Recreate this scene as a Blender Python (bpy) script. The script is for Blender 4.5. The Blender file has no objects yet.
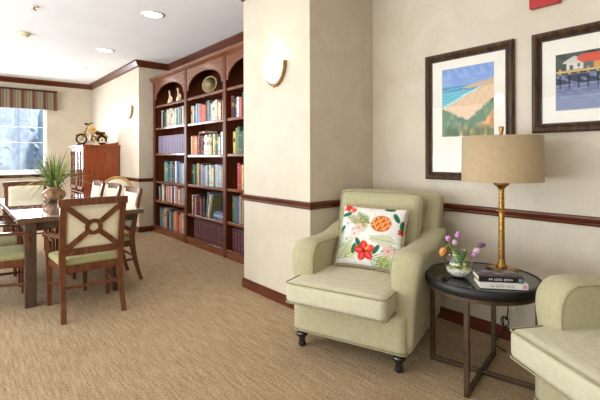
import bpy, bmesh, math, random
import numpy as np
from mathutils import Vector, Matrix, noise
R = math.radians
PI = math.pi
random.seed(7)
rng = np.random.default_rng(3)
scene = bpy.context.scene
COL = scene.collection

# ------------------------------------------------------------------ materials
def lin(c):
    return tuple(((v/255)/12.92 if v/255 <= .04045 else ((v/255+.055)/1.055)**2.4) for v in c)
def new_mat(name):
    m = bpy.data.materials.new(name); m.use_nodes = True
    nt = m.node_tree
    return m, nt, nt.nodes['Principled BSDF']
def N(nt, t, **kw):
    n = nt.nodes.new(t)
    for k, v in kw.items(): setattr(n, k, v)
    return n
def ramp(nt, fac, stops):
    r = N(nt, 'ShaderNodeValToRGB')
    el = r.color_ramp.elements
    while len(el) < len(stops): el.new(.5)
    for e, (p, c) in zip(el, stops):
        e.position = p; e.color = (*lin(c), 1)
    nt.links.new(fac, r.inputs[0])
    return r.outputs[0]
def coords(nt, scale=(1, 1, 1), rot=(0, 0, 0), kind='Object'):
    t = N(nt, 'ShaderNodeTexCoord'); mp = N(nt, 'ShaderNodeMapping')
    mp.inputs['Scale'].default_value = scale; mp.inputs['Rotation'].default_value = rot
    nt.links.new(t.outputs[kind], mp.inputs[0]); return mp.outputs[0]
def noise_tex(nt, vec, scale, detail=3, rough=.5, dist=0):
    n = N(nt, 'ShaderNodeTexNoise'); n.inputs['Scale'].default_value = scale
    n.inputs['Detail'].default_value = detail; n.inputs['Roughness'].default_value = rough
    n.inputs['Distortion'].default_value = dist
    nt.links.new(vec, n.inputs['Vector']); return n.outputs['Fac']
def bump(nt, b, h, strength, dist=.01):
    n = N(nt, 'ShaderNodeBump'); n.inputs['Strength'].default_value = strength; n.inputs['Distance'].default_value = dist
    nt.links.new(h, n.inputs['Height']); nt.links.new(n.outputs[0], b.inputs['Normal'])
def plain(name, c, rough=.6, metal=0, var=0.08, scale=18, bmp=0, coat=0):
    m, nt, b = new_mat(name)
    v = coords(nt); f = noise_tex(nt, v, scale, 4)
    lo = tuple(max(0, x*(1-var)) for x in c); hi = tuple(min(255, x*(1+var)) for x in c)
    nt.links.new(ramp(nt, f, [(.3, lo), (.7, hi)]), b.inputs['Base Color'])
    b.inputs['Roughness'].default_value = rough; b.inputs['Metallic'].default_value = metal
    b.inputs['Coat Weight'].default_value = coat; b.inputs['Coat Roughness'].default_value = .15
    if bmp: bump(nt, b, f, bmp)
    return m
def wood(name, dark, light, rough=.36, axis='z', scale=5, coat=.2):
    m, nt, b = new_mat(name)
    s = {'x': (1.2, 14, 14), 'y': (14, 1.2, 14), 'z': (14, 14, 1.2)}[axis]
    v = coords(nt, s); f = noise_tex(nt, v, scale*.5, 6, .6, .6)
    nt.links.new(ramp(nt, f, [(.32, dark), (.68, light)]), b.inputs['Base Color'])
    b.inputs['Roughness'].default_value = rough
    b.inputs['Coat Weight'].default_value = coat; b.inputs['Coat Roughness'].default_value = .12
    b.inputs['Specular IOR Level'].default_value = .3
    bump(nt, b, f, .08, .002)
    return m
def fabric(name, c, c2=None, scale=260, bmp=.25):
    m, nt, b = new_mat(name)
    v = coords(nt)
    w1 = N(nt, 'ShaderNodeTexWave'); w1.bands_direction = 'X'; w1.inputs['Scale'].default_value = scale*.35; w1.inputs['Distortion'].default_value = 2.5
    w2 = N(nt, 'ShaderNodeTexWave'); w2.bands_direction = 'Z'; w2.inputs['Scale'].default_value = scale*.35; w2.inputs['Distortion'].default_value = 2.5
    nt.links.new(v, w1.inputs[0]); nt.links.new(v, w2.inputs[0])
    mx = N(nt, 'ShaderNodeMath', operation='ADD'); nt.links.new(w1.outputs['Fac'], mx.inputs[0]); nt.links.new(w2.outputs['Fac'], mx.inputs[1])
    f = noise_tex(nt, v, 40, 5, .7)
    ad = N(nt, 'ShaderNodeMath', operation='MULTIPLY_ADD'); nt.links.new(mx.outputs[0], ad.inputs[0]); ad.inputs[1].default_value = .2
    nt.links.new(f, ad.inputs[2])
    c2 = c2 or tuple(x*.84 for x in c)
    nt.links.new(ramp(nt, ad.outputs[0], [(.45, c2), (.95, c)]), b.inputs['Base Color'])
    b.inputs['Roughness'].default_value = .9; b.inputs['Sheen Weight'].default_value = .15
    b.inputs['Specular IOR Level'].default_value = .2
    bump(nt, b, ad.outputs[0], bmp, .003)
    return m
def painted(name, rough=.6, spec=.3):
    m, nt, b = new_mat(name)
    a = N(nt, 'ShaderNodeAttribute', attribute_name='Pigment')
    v = coords(nt); f = noise_tex(nt, v, 90, 3)
    h = N(nt, 'ShaderNodeHueSaturation'); nt.links.new(a.outputs['Color'], h.inputs['Color'])
    mr = N(nt, 'ShaderNodeMapRange'); mr.inputs['To Min'].default_value = .85; mr.inputs['To Max'].default_value = 1.12
    nt.links.new(f, mr.inputs['Value']); nt.links.new(mr.outputs[0], h.inputs['Value'])
    nt.links.new(h.outputs[0], b.inputs['Base Color'])
    b.inputs['Roughness'].default_value = rough; b.inputs['Specular IOR Level'].default_value = spec
    return m
def emit(name, c, s):
    m, nt, b = new_mat(name)
    b.inputs['Base Color'].default_value = (*lin(c), 1)
    b.inputs['Emission Color'].default_value = (*lin(c), 1); b.inputs['Emission Strength'].default_value = s
    return m
def thin_glass(name, tint=(1, 1, 1), rough=.02, boost=1.0):
    m, nt, b = new_mat(name); nt.nodes.remove(b)
    o = nt.nodes['Material Output']
    tr = N(nt, 'ShaderNodeBsdfTransparent'); tr.inputs[0].default_value = (*tint, 1)
    gl = N(nt, 'ShaderNodeBsdfGlossy'); gl.inputs['Roughness'].default_value = rough
    lw = N(nt, 'ShaderNodeLayerWeight'); lw.inputs['Blend'].default_value = .5
    fr = N(nt, 'ShaderNodeMath', operation='POWER'); fr.inputs[1].default_value = 4; nt.links.new(lw.outputs['Facing'], fr.inputs[0])
    mu = N(nt, 'ShaderNodeMath', operation='MULTIPLY_ADD'); mu.inputs[1].default_value = .7*boost; mu.inputs[2].default_value = .04*boost; mu.use_clamp = True
    mx = N(nt, 'ShaderNodeMixShader')
    nt.links.new(fr.outputs[0], mu.inputs[0]); nt.links.new(mu.outputs[0], mx.inputs[0])
    nt.links.new(tr.outputs[0], mx.inputs[1]); nt.links.new(gl.outputs[0], mx.inputs[2]); nt.links.new(mx.outputs[0], o.inputs[0])
    return m

def wallpaper():
    m, nt, b = new_mat('wallpaper')
    v = coords(nt, kind='Object')
    f1 = noise_tex(nt, v, 3.0, 5, .6, .8)
    vo = N(nt, 'ShaderNodeTexVoronoi'); vo.inputs['Scale'].default_value = 7; nt.links.new(v, vo.inputs['Vector'])
    sn = N(nt, 'ShaderNodeMath', operation='MULTIPLY'); sn.inputs[1].default_value = 38; nt.links.new(vo.outputs['Distance'], sn.inputs[0])
    s2 = N(nt, 'ShaderNodeMath', operation='SINE'); nt.links.new(sn.outputs[0], s2.inputs[0])
    f2 = noise_tex(nt, v, 55, 3, .6)
    a = N(nt, 'ShaderNodeMath', operation='MULTIPLY_ADD'); nt.links.new(s2.outputs[0], a.inputs[0]); a.inputs[1].default_value = .035; nt.links.new(f1, a.inputs[2])
    a2 = N(nt, 'ShaderNodeMath', operation='MULTIPLY_ADD'); nt.links.new(f2, a2.inputs[0]); a2.inputs[1].default_value = .22; nt.links.new(a.outputs[0], a2.inputs[2])
    nt.links.new(ramp(nt, a2.outputs[0], [(.36, (199, 186, 164)), (.62, (207, 195, 173)), (.86, (214, 203, 182))]), b.inputs['Base Color'])
    b.inputs['Roughness'].default_value = .55
    bump(nt, b, a2.outputs[0], .05, .004)
    return m
def carpet():
    m, nt, b = new_mat('carpet')
    v1 = coords(nt, (44, 3.2, 1)); f1 = noise_tex(nt, v1, 1.5, 4, .65, .25)
    v2 = coords(nt, (95, 75, 1)); f2 = noise_tex(nt, v2, 1.0, 3, .7)
    v3 = coords(nt); f3 = noise_tex(nt, v3, .8, 3)
    a = N(nt, 'ShaderNodeMath', operation='MULTIPLY_ADD'); nt.links.new(f2, a.inputs[0]); a.inputs[1].default_value = 1.5; nt.links.new(f1, a.inputs[2])
    a2 = N(nt, 'ShaderNodeMath', operation='MULTIPLY_ADD'); nt.links.new(f3, a2.inputs[0]); a2.inputs[1].default_value = .15; nt.links.new(a.outputs[0], a2.inputs[2])
    mr = N(nt, 'ShaderNodeMapRange'); mr.inputs['From Min'].default_value = .75; mr.inputs['From Max'].default_value = 1.95; nt.links.new(a2.outputs[0], mr.inputs['Value'])
    nt.links.new(ramp(nt, mr.outputs[0], [(.0, (106, 80, 56)), (.40, (156, 131, 101)), (.62, (180, 159, 128)), (1.0, (202, 187, 160))]), b.inputs['Base Color'])
    b.inputs['Roughness'].default_value = .95; b.inputs['Specular IOR Level'].default_value = .1
    bump(nt, b, a.outputs[0], .2, .005)
    return m
def stripes():
    m, nt, b = new_mat('striped_valance_fabric')
    t = N(nt, 'ShaderNodeTexCoord'); sp = N(nt, 'ShaderNodeSeparateXYZ'); nt.links.new(t.outputs['Object'], sp.inputs[0])
    mu = N(nt, 'ShaderNodeMath', operation='MULTIPLY'); mu.inputs[1].default_value = 1/.19; nt.links.new(sp.outputs['X'], mu.inputs[0])
    fr = N(nt, 'ShaderNodeMath', operation='FRACT'); nt.links.new(mu.outputs[0], fr.inputs[0])
    r = N(nt, 'ShaderNodeValToRGB'); r.color_ramp.interpolation = 'CONSTANT'
    st = [(0, (112, 102, 82)), (.14, (90, 82, 66)), (.22, (134, 120, 94)), (.42, (98, 90, 72)), (.5, (138, 124, 98)), (.7, (86, 78, 62)), (.78, (112, 50, 36)), (.96, (62, 54, 44))]  # stripe colours darkened to put the backlit shade into the cloth
    el = r.color_ramp.elements
    while len(el) < len(st): el.new(.5)
    for e, (p, c) in zip(el, st): e.position = p; e.color = (*lin(c), 1)
    nt.links.new(fr.outputs[0], r.inputs[0]); nt.links.new(r.outputs[0], b.inputs['Base Color'])
    b.inputs['Roughness'].default_value = .85
    return m
def world():
    w = bpy.data.worlds.new('sky'); scene.world = w; w.use_nodes = True
    nt = w.node_tree; bg = nt.nodes['Background']
    bg.inputs[0].default_value = (*lin((236, 242, 255)), 1); bg.inputs[1].default_value = WORLD
WORLD = .68
world()

M = {}
M['wall'] = wallpaper(); M['carpet'] = carpet(); M['stripe'] = stripes()
M['ceiling'] = plain('ceiling_paint', (242, 242, 242), .9, var=.01, scale=3)
M['trim'] = wood('trim_wood', (70, 29, 15), (108, 52, 28), .32, 'y', coat=.4)
M['trimx'] = wood('trim_wood_across', (66, 24, 14), (98, 42, 26), .35, 'x')
M['case'] = wood('bookcase_cherry', (80, 36, 17), (114, 58, 31), .45, 'z', coat=.05)
M['casey'] = wood('bookcase_cherry_long', (96, 50, 28), (134, 76, 46), .25, 'y', coat=.4)
M['caseback'] = wood('bookcase_back_wood', (62, 24, 12), (92, 40, 20), .45, 'z')
M['cab'] = wood('cabinet_cherry', (120, 54, 26), (152, 78, 42), .3, 'z')
M['cabfront'] = wood('cabinet_door_wood', (132, 74, 60), (160, 98, 80), .12, 'z', coat=1)
M['chairwood'] = wood('dining_chair_walnut', (80, 44, 26), (124, 74, 46), .3, 'z')
M['tablewood'] = wood('dining_table_wood', (62, 46, 36), (92, 70, 56), .35, 'z')
M['tabletop'] = wood('dining_tabletop_wood', (84, 58, 42), (116, 84, 62), .3, 'y')
m, nt, b = new_mat('dining_table_glass_sheet')
b.inputs['Base Color'].default_value = (*lin((200, 204, 208)), 1); b.inputs['Metallic'].default_value = .75; b.inputs['Roughness'].default_value = .045
b.inputs['IOR'].default_value = 2.1; b.inputs['Coat Weight'].default_value = 1; b.inputs['Coat Roughness'].default_value = .02; b.inputs['Coat IOR'].default_value = 1.7
M['tableglass'] = m
M['cream'] = fabric('cream_chair_fabric', (238, 230, 204), (222, 210, 178))
M['seatgreen'] = fabric('olive_seat_fabric', (170, 166, 116), (146, 142, 92))
M['sage'] = fabric('sage_linen', (184, 177, 141), (166, 158, 122))
M['sage2'] = fabric('pale_sage_linen', (203, 198, 170), (187, 181, 150))
M['piping'] = fabric('sage_piping', (164, 156, 120))
M['black'] = plain('black_turned_wood', (22, 16, 14), .25, coat=.5)
M['bronze'] = plain('bronze_metal', (92, 74, 58), .4, .75, .12)
M['rim'] = plain('black_table_rim', (16, 15, 15), .45)
m, nt, b = new_mat('black_glass'); b.inputs['Base Color'].default_value = (.006, .007, .007, 1); b.inputs['Roughness'].default_value = .06; b.inputs['IOR'].default_value = 1.6
M['blackglass'] = m
M['gold'] = plain('hammered_gold', (168, 126, 66), .33, .85, .25, 60, .5)
M['brass'] = plain('antique_brass', (150, 122, 78), .35, .85, .15, 30)
M['shade'] = fabric('beige_lamp_shade', (186, 164, 128), (174, 151, 115), 500, .1)
M['shadein'] = plain('lamp_shade_lining', (226, 214, 190), .8)
M['frame'] = wood('picture_frame_bronze_wood', (40, 25, 16), (92, 66, 44), .45, 'z', 6, .1)
M['framein'] = plain('picture_frame_inner_lip', (34, 22, 16), .35)
M['mat'] = plain('picture_mat_board', (232, 226, 212), .9, var=.01)
M['paint'] = painted('picture_pigment', .7)
M['print'] = painted('printed_cotton', .9, .1)
M['glass'] = thin_glass('picture_glass', boost=.3)
M['vaseglass'] = thin_glass('vase_glass', (.97, .99, .97), boost=2.2)
M['white'] = plain('white_painted_wood', (236, 238, 240), .5, var=.02)
M['leaf'] = plain('leaf_green', (62, 108, 40), .5, var=.3, scale=30)
M['leafy'] = plain('leaf_yellow_green', (140, 146, 62), .5, var=.25, scale=30)
M['leafd'] = plain('leaf_dark_green', (60, 84, 40), .5, var=.3, scale=30)
M['pot'] = plain('striped_brown_pot_glaze', (132, 96, 62), .3, .2, .4, 22, coat=.4)
M['red'] = plain('red_alarm_plastic', (176, 30, 30), .35, var=.05)
M['plastic'] = plain('white_plastic', (228, 226, 220), .4, var=.02)
M['dark'] = plain('black_rubber', (14, 13, 13), .6)
M['bulb'] = emit('lit_downlight_diffuser', (255, 244, 226), 9)
M['sconce'] = emit('lit_frosted_glass', (255, 247, 234), 1.5)
M['ivory'] = plain('ivory_ceramic', (226, 208, 172), .5, var=.15, scale=40)
M['tan'] = plain('tan_carved_wood', (202, 160, 96), .45, var=.3, scale=25)
M['darkbronze'] = plain('dark_bronze', (62, 42, 28), .4, .6, .3, 30)
M['goldwood'] = wood('honey_gold_wood', (176, 124, 52), (214, 166, 84), .35)
M['paper'] = plain('book_paper', (222, 212, 188), .9, var=.06, scale=80)
M['gilt'] = plain('gilt_lettering', (190, 156, 92), .4, .5)

# ------------------------------------------------------------------ mesh helpers
class MB:
    def __init__(s): s.bm = bmesh.new(); s.mi = 0; s.smooth = False
    def _fin(s, verts, mat=None):
        fs = {f for v in verts for f in v.link_faces}
        for f in fs: f.material_index = s.mi; f.smooth = s.smooth
    def box(s, c, size, rot=None, bev=0, seg=2):
        g = bmesh.ops.create_cube(s.bm, size=1); vs = g['verts']
        bmesh.ops.scale(s.bm, vec=size, verts=vs)
        if bev:
            es = list({e for v in vs for e in v.link_edges})
            r = bmesh.ops.bevel(s.bm, geom=es, offset=bev, segments=seg, affect='EDGES', profile=.5)
            vs = list({v for f in r['faces'] for v in f.verts} | {v for v in vs if v.is_valid})
        if rot: bmesh.ops.rotate(s.bm, verts=vs, cent=(0, 0, 0), matrix=rot)
        bmesh.ops.translate(s.bm, verts=vs, vec=c); s._fin(vs); return s
    def bar(s, p0, p1, w, h=None, bev=0, up=(0, 0, 1)):
        """rectangular bar from p0 to p1: w across, h along 'up'"""
        h = h or w; p0 = Vector(p0); p1 = Vector(p1); d = p1-p0; L = d.length; z = d.normalized()
        u = Vector(up)
        if abs(z.dot(u)) > .98: u = Vector((0, 1, 0))
        x = u.cross(z).normalized(); y = z.cross(x)
        m = Matrix((x, y, z)).transposed()
        s.box((p0+p1)/2, (w, h, L), m, bev); return s
    def ring(s, pts): return [s.bm.verts.new(p) for p in pts]
    def skin(s, rings, close=False, cap=True):
        n = len(rings[0]); vs = [v for r in rings for v in r]
        rr = rings+[rings[0]] if close else rings
        for a, b in zip(rr[:-1], rr[1:]):
            for i in range(n):
                try: s.bm.faces.new((a[i], a[(i+1) % n], b[(i+1) % n], b[i]))
                except ValueError: pass
        if cap and not close:
            try: s.bm.faces.new(list(reversed(rings[0])))
            except ValueError: pass
            try: s.bm.faces.new(rings[-1])
            except ValueError: pass
        s._fin(vs); return s
    def tube(s, path, r, n=8, close=False, cap=True):
        path = [Vector(p) for p in path]; L = len(path)
        rs = r if isinstance(r, (list, tuple)) else [r]*L
        rings = []; prev = None
        for i, p in enumerate(path):
            a = path[i-1] if (i or close) else p; b = path[(i+1) % L] if (i < L-1 or close) else p
            t = (b-a).normalized()
            if prev is None:
                u = Vector((0, 0, 1)) if abs(t.z) < .9 else Vector((1, 0, 0))
                u = (u-t*u.dot(t)).normalized()
            else:
                u = (prev-t*prev.dot(t)).normalized()
            prev = u; w = t.cross(u)
            rings.append(s.ring([p+(u*math.cos(k*2*PI/n)+w*math.sin(k*2*PI/n))*rs[i] for k in range(n)]))
        s.smooth = True; s.skin(rings, close, cap); return s
    def lathe(s, prof, c=(0, 0, 0), n=24, smooth=True, cap=True, a0=0, a1=2*PI):
        s.smooth = smooth
        full = abs(a1-a0-2*PI) < 1e-6
        rings = [s.ring([(c[0]+r*math.cos(a0+(a1-a0)*k/n), c[1]+r*math.sin(a0+(a1-a0)*k/n), c[2]+z) for k in range(n if full else n+1)]) for r, z in prof]
        if full: s.skin(rings, False, cap)
        else:
            for a, b in zip(rings[:-1], rings[1:]):
                for i in range(n): s.bm.faces.new((a[i], a[i+1], b[i+1], b[i]))
            s._fin([v for r in rings for v in r])
        return s
    def prism(s, poly, axis, a, b, bev=0):
        """poly of 2D points extruded along axis from a to b"""
        def P(u, v, w): return {'x': (w, u, v), 'y': (u, w, v), 'z': (u, v, w)}[axis]
        r0 = s.ring([P(u, v, a) for u, v in poly]); r1 = s.ring([P(u, v, b) for u, v in poly])
        s.skin([r0, r1]); 
        if bev:
            es = list({e for v in r0+r1 for e in v.link_edges if len(e.link_faces) == 2 and e.calc_face_angle() > .6})
            bmesh.ops.bevel(s.bm, geom=es, offset=bev, segments=2, affect='EDGES')
        return s
    def rbox(s, c, size, rad, crown=(0, 0, 0), n=14, rot=None, fn=None):
        """soft box: rounded edges, faces crowned outward"""
        t = bmesh.new(); bmesh.ops.create_cube(t, size=2)
        bmesh.ops.subdivide_edges(t, edges=t.edges, cuts=n, use_grid_fill=True)
        h = Vector(size)/2
        rr = min(rad, *h)
        mp = {}
        for v in t.verts:
            p = v.co.copy()
            q = Vector([math.copysign(abs(p[i])**.8, p[i])*h[i] for i in range(3)])
            inner = Vector([max(-(h[i]-rr), min(h[i]-rr, q[i])) for i in range(3)])
            d = q-inner
            w = inner+(d.normalized()*rr if d.length > 1e-9 and max(abs(p[i]) for i in range(3)) > .999 else d)
            for i in range(3):
                j, k = (i+1) % 3, (i+2) % 3
                w[i] += math.copysign(1, p[i])*(abs(p[i]) > .5)*crown[i]*(1-p[j]**2)*(1-p[k]**2)
            if fn: w = fn(w, p)
            if rot: w = rot @ w
            mp[v] = s.bm.verts.new(w+Vector(c))
        for f in t.faces:
            g = s.bm.faces.new([mp[v] for v in f.verts]); g.smooth = True; g.material_index = s.mi
        t.free(); return s
    def leafblade(s, path, width, up=(0, 0, 1), n=None, fold=.25):
        path = [Vector(p) for p in path]; L = len(path); rows = []
        for i, p in enumerate(path):
            t = (path[min(i+1, L-1)]-path[max(i-1, 0)]).normalized()
            x = t.cross(Vector(up)); x = x.normalized() if x.length > 1e-4 else Vector((1, 0, 0))
            nn = x.cross(t)
            u = i/(L-1); w = width*(math.sin(PI*min(1, .12+u*.88))**.8 if u < 1 else .02)
            rows.append([s.bm.verts.new(p-x*w+nn*w*fold), s.bm.verts.new(p), s.bm.verts.new(p+x*w+nn*w*fold)])
        for a, b in zip(rows[:-1], rows[1:]):
            for i in range(2):
                f = s.bm.faces.new((a[i], a[i+1], b[i+1], b[i])); f.smooth = True; f.material_index = s.mi
        return s
    def build(s, name, mats, parent=None, solid=0):
        me = bpy.data.meshes.new(name)
        bmesh.ops.recalc_face_normals(s.bm, faces=s.bm.faces)
        s.bm.to_mesh(me); s.bm.free()
        for m in (mats if isinstance(mats, (list, tuple)) else [mats]): me.materials.append(M[m] if isinstance(m, str) else m)
        o = bpy.data.objects.new(name, me); COL.objects.link(o)
        if parent: o.parent = parent
        if solid:
            md = o.modifiers.new('thickness', 'SOLIDIFY'); md.thickness = solid
        return o
def tag(o, label, cat, group=None, kind=None):
    o['label'] = label; o['category'] = cat
    if group: o['group'] = group
    if kind: o['kind'] = kind
    return o
def thing(name, label, cat, loc=(0, 0, 0), rz=0, group=None):
    o = bpy.data.objects.new(name, None); COL.objects.link(o); o.empty_display_size = .1
    o.location = loc; o.rotation_euler = (0, 0, rz); return tag(o, label, cat, group)
def struct(o): o['kind'] = 'structure'; return o
def copy_tree(o, parent=None):
    c = o.copy(); COL.objects.link(c)
    if parent: c.parent = parent
    for ch in list(o.children): copy_tree(ch, c)
    return c
def place(proto, used, loc, rz, label):
    o = proto if not used else copy_tree(proto)
    o.location = loc; o.rotation_euler = (0, 0, rz); o['label'] = label; return o
def box(name, mat, lo, hi, parent=None, bev=0):
    lo, hi = Vector(lo), Vector(hi)
    return MB().box((lo+hi)/2, hi-lo, None, bev).build(name, mat, parent)
def arc(c, r, a0, a1, n, plane='xz', rb=None):
    out = []
    for i in range(n+1):
        a = a0+(a1-a0)*i/n; u, v = r*math.cos(a), (rb or r)*math.sin(a)
        out.append({'xz': (c[0]+u, c[1], c[2]+v), 'xy': (c[0]+u, c[1]+v, c[2]), 'yz': (c[0], c[1]+u, c[2]+v)}[plane])
    return out
def spline(pts, n=6):
    P = [Vector(p) for p in pts]; P = [P[0]*2-P[1]]+P+[P[-1]*2-P[-2]]; out = []
    for i in range(1, len(P)-2):
        for k in range(n):
            t = k/n; a, b, c, d = P[i-1:i+3]
            out.append(.5*((2*b)+(c-a)*t+(2*a-5*b+4*c-d)*t*t+(3*b-a-3*c+d)*t**3))
    out.append(P[-2]); return out

# painter: pigments laid over a unit square, numpy arrays u right, v up
class Canvas:
    def __init__(s, nu, nv, bg):
        s.nu, s.nv = nu, nv
        s.u, s.v = np.meshgrid(np.linspace(0, 1, nu), np.linspace(0, 1, nv))
        s.c = np.zeros((nv, nu, 3)); s.c[:] = np.array(bg, float)
    def wob(s, f, seed=0):
        return np.sin(s.u*f*6.3+seed)*np.cos(s.v*f*5.1+seed*1.7)*.5+np.sin(s.u*f*13+s.v*f*9+seed*3)*.3
    def mix(s, mask, col):
        mask = np.clip(mask, 0, 1)[..., None]; s.c = s.c*(1-mask)+np.array(col, float)*mask
    def ell(s, cx, cy, a, b, ang, col, soft=.15, op=1):
        t = R(ang); x = (s.u-cx)*math.cos(t)+(s.v-cy)*math.sin(t); y = -(s.u-cx)*math.sin(t)+(s.v-cy)*math.cos(t)
        d = np.sqrt((x/a)**2+(y/b)**2); s.mix(op*(1-d)/soft+.5*op, col)
    def band(s, edge, col, soft=.01, above=False):
        d = (s.v-edge) if above else (edge-s.v); s.mix(d/soft+.5, col)
    def frond(s, x, y, L, ang, col, n=8, w=.014, spread=50):
        for k in range(n):
            t = (k+1)/n; px = x+L*t*math.cos(R(ang)); py = y+L*t*math.sin(R(ang)); l = L*.42*(1.1-t*.7)
            for sgn in (-1, 1):
                a = ang+sgn*spread*(1-.4*t)
                s.ell(px+l*.5*math.cos(R(a)), py+l*.5*math.sin(R(a)), l*.55, w, a, col, .4)
        s.ell(x+L*.5*math.cos(R(ang)), y+L*.5*math.sin(R(ang)), L*.55, w*.7, ang, [q*.8 for q in col], .4)
    def attr(s, me, uv):
        """colour attribute sampled at per-vertex uv"""
        a = me.attributes.new('Pigment', 'FLOAT_COLOR', 'POINT'); lc = s.c/255
        lc = np.where(lc <= .04045, lc/12.92, ((lc+.055)/1.055)**2.4)
        buf = np.ones((len(uv), 4), np.float32)
        for i, (u, v) in enumerate(uv):
            x = min(max(u, 0), 1)*(s.nu-1); y = min(max(v, 0), 1)*(s.nv-1)
            x0, y0 = int(x), int(y); x1, y1 = min(x0+1, s.nu-1), min(y0+1, s.nv-1); fx, fy = x-x0, y-y0
            buf[i, :3] = (lc[y0, x0]*(1-fx)+lc[y0, x1]*fx)*(1-fy)+(lc[y1, x0]*(1-fx)+lc[y1, x1]*fx)*fy
        a.data.foreach_set('color', buf.ravel())

# ------------------------------------------------------------------ the room (metres; x towards the right wall, y towards the far window)
H = 2.90
XR, XA, XP = 2.937, 2.167, 2.374
YB, YC, YP, YW = 2.458, 3.44, 7.07, 10.17
X0, Y0 = -3.6, -3.2
T = .14
struct(box('floor', 'carpet', (X0, Y0, -.08), (XR+T, YW+T, 0)))
struct(box('ceiling', 'ceiling', (X0, Y0, H), (XR+T, YW+T, H+.08)))
struct(box('wall_right', 'wall', (XR, Y0, 0), (XR+T, YB, H)))
struct(box('wall_near', 'wall', (X0, Y0-T, 0), (XR+T, Y0, H)))
struct(box('wall_column', 'wall', (XA, YB, 0), (XR+T, YC, H)))
struct(box('wall_library', 'wall', (XR, YC, 0), (XR+T, YP, H)))
struct(box('wall_alcove', 'wall', (XP, YP, 0), (XR+T, YW+T, H)))
WX0, WX1, WZ0, WZ1 = -.55, 1.49, .94, 2.45
mb = MB()
for lo, hi in (((X0, YW, 0), (WX0, YW+T, H)), ((WX1, YW, 0), (XP, YW+T, H)), ((WX0, YW, 0), (WX1, YW+T, WZ0)), ((WX0, YW, WZ1), (WX1, YW+T, H))):
    lo, hi = Vector(lo), Vector(hi); mb.box((lo+hi)/2, hi-lo)
struct(mb.build('wall_far', 'wall'))

def sweep(path, prof):
    """moulding along a plan polyline; offset grows to the right of travel"""
    mb = MB(); P = [Vector(p) for p in path]; rings = []
    for i, p in enumerate(P):
        def nrm(a, b): d = (b-a).normalized(); return Vector((d.y, -d.x))
        if i == 0: n = nrm(P[0], P[1])
        elif i == len(P)-1: n = nrm(P[-2], P[-1])
        else:
            n1, n2 = nrm(P[i-1], P[i]), nrm(P[i], P[i+1]); n = (n1+n2)/(1+n1.dot(n2))
        rings.append(mb.ring([(p.x+n.x*o, p.y+n.y*o, z) for o, z in prof]))
    mb.skin(rings); return mb
CR = [(-.01, 2.80), (.012, 2.80), (.018, 2.815), (.03, 2.82), (.05, 2.845), (.075, 2.875), (.085, 2.88), (.09, 2.8995), (-.01, 2.8995)]
RAIL = [(-.01, .853), (.012, .853), (.018, .862), (.014, .872), (.024, .885), (.028, .897), (.028, .907), (.02, .912), (-.01, .912)]
BASE = [(-.01, 0), (.016, 0), (.016, .068), (.012, .078), (.008, .090), (-.01, .090)]
full = [(X0, YW), (XP, YW), (XP, YP), (XR, YP), (XR, YC), (XA, YC), (XA, YB), (XR, YB), (XR, Y0)]
struct(sweep(full, CR).build('trim_1', 'trim'))
struct(sweep([(X0, YW), (XP, YW), (XP, YP), (2.62, YP)], RAIL).build('trim_2', 'trim'))
struct(sweep([(2.6, YC), (XA, YC), (XA, YB), (XR, YB), (XR, Y0)], RAIL).build('trim_3', 'trim'))
struct(sweep([(X0, YW), (XP, YW), (XP, YP), (2.62, YP)], BASE).build('baseboard_far', 'trim'))
struct(sweep([(2.6, YC), (XA, YC), (XA, YB), (XR, YB), (XR, Y0)], BASE).build('baseboard_right', 'trim'))

# window
mb = MB()
yw = YW+.07
def wbox(x0, x1, z0, z1, y0=yw-.03, y1=yw+.03): mb.box(((x0+x1)/2, (y0+y1)/2, (z0+z1)/2), (x1-x0, y1-y0, z1-z0))
wbox(WX0, WX0+.05, WZ0, WZ1); wbox(WX1-.05, WX1, WZ0, WZ1); wbox(WX0, WX1, WZ0, WZ0+.07); wbox(WX0, WX1, WZ1-.05, WZ1)
wbox(WX0, WX1, 1.58, 1.594, yw-.012, yw+.02); wbox(WX0, WX1, 1.902, 1.913, yw-.012, yw+.012)
for i in range(-2, 4):
    x = .91+i*.325
    if WX0 < x < WX1: wbox(x-.005, x+.005, 1.91, WZ1, yw-.012, yw+.012)
w1 = struct(mb.build('window_1', 'white'))
MB().box(((WX0+WX1)/2, yw, (WZ0+WZ1)/2), (WX1-WX0-.06, .006, WZ1-WZ0-.06)).build('pane', M['glass'], w1)
MB().box(((WX0+WX1)/2, YW-.01, WZ0-.012), (WX1-WX0+.08, .16, .024), None, .006).build('window_sill', 'white', w1)
# valance
v = thing('window_valance', 'striped red and olive fabric box valance across the top of the window', 'valance', (.5, YW, 2.27))
mb = MB(); mb.box((0, -.13, .19), (2.32, .03, .38)); mb.box((1.145, -.065, .19), (.03, .13, .38)); mb.box((-1.145, -.065, .19), (.03, .13, .38))
mb.build('striped_cover', 'stripe', v)
MB().box((0, -.075, .385), (2.33, .14, .05), None, .01).build('top_board', 'darkbronze', v)

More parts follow.
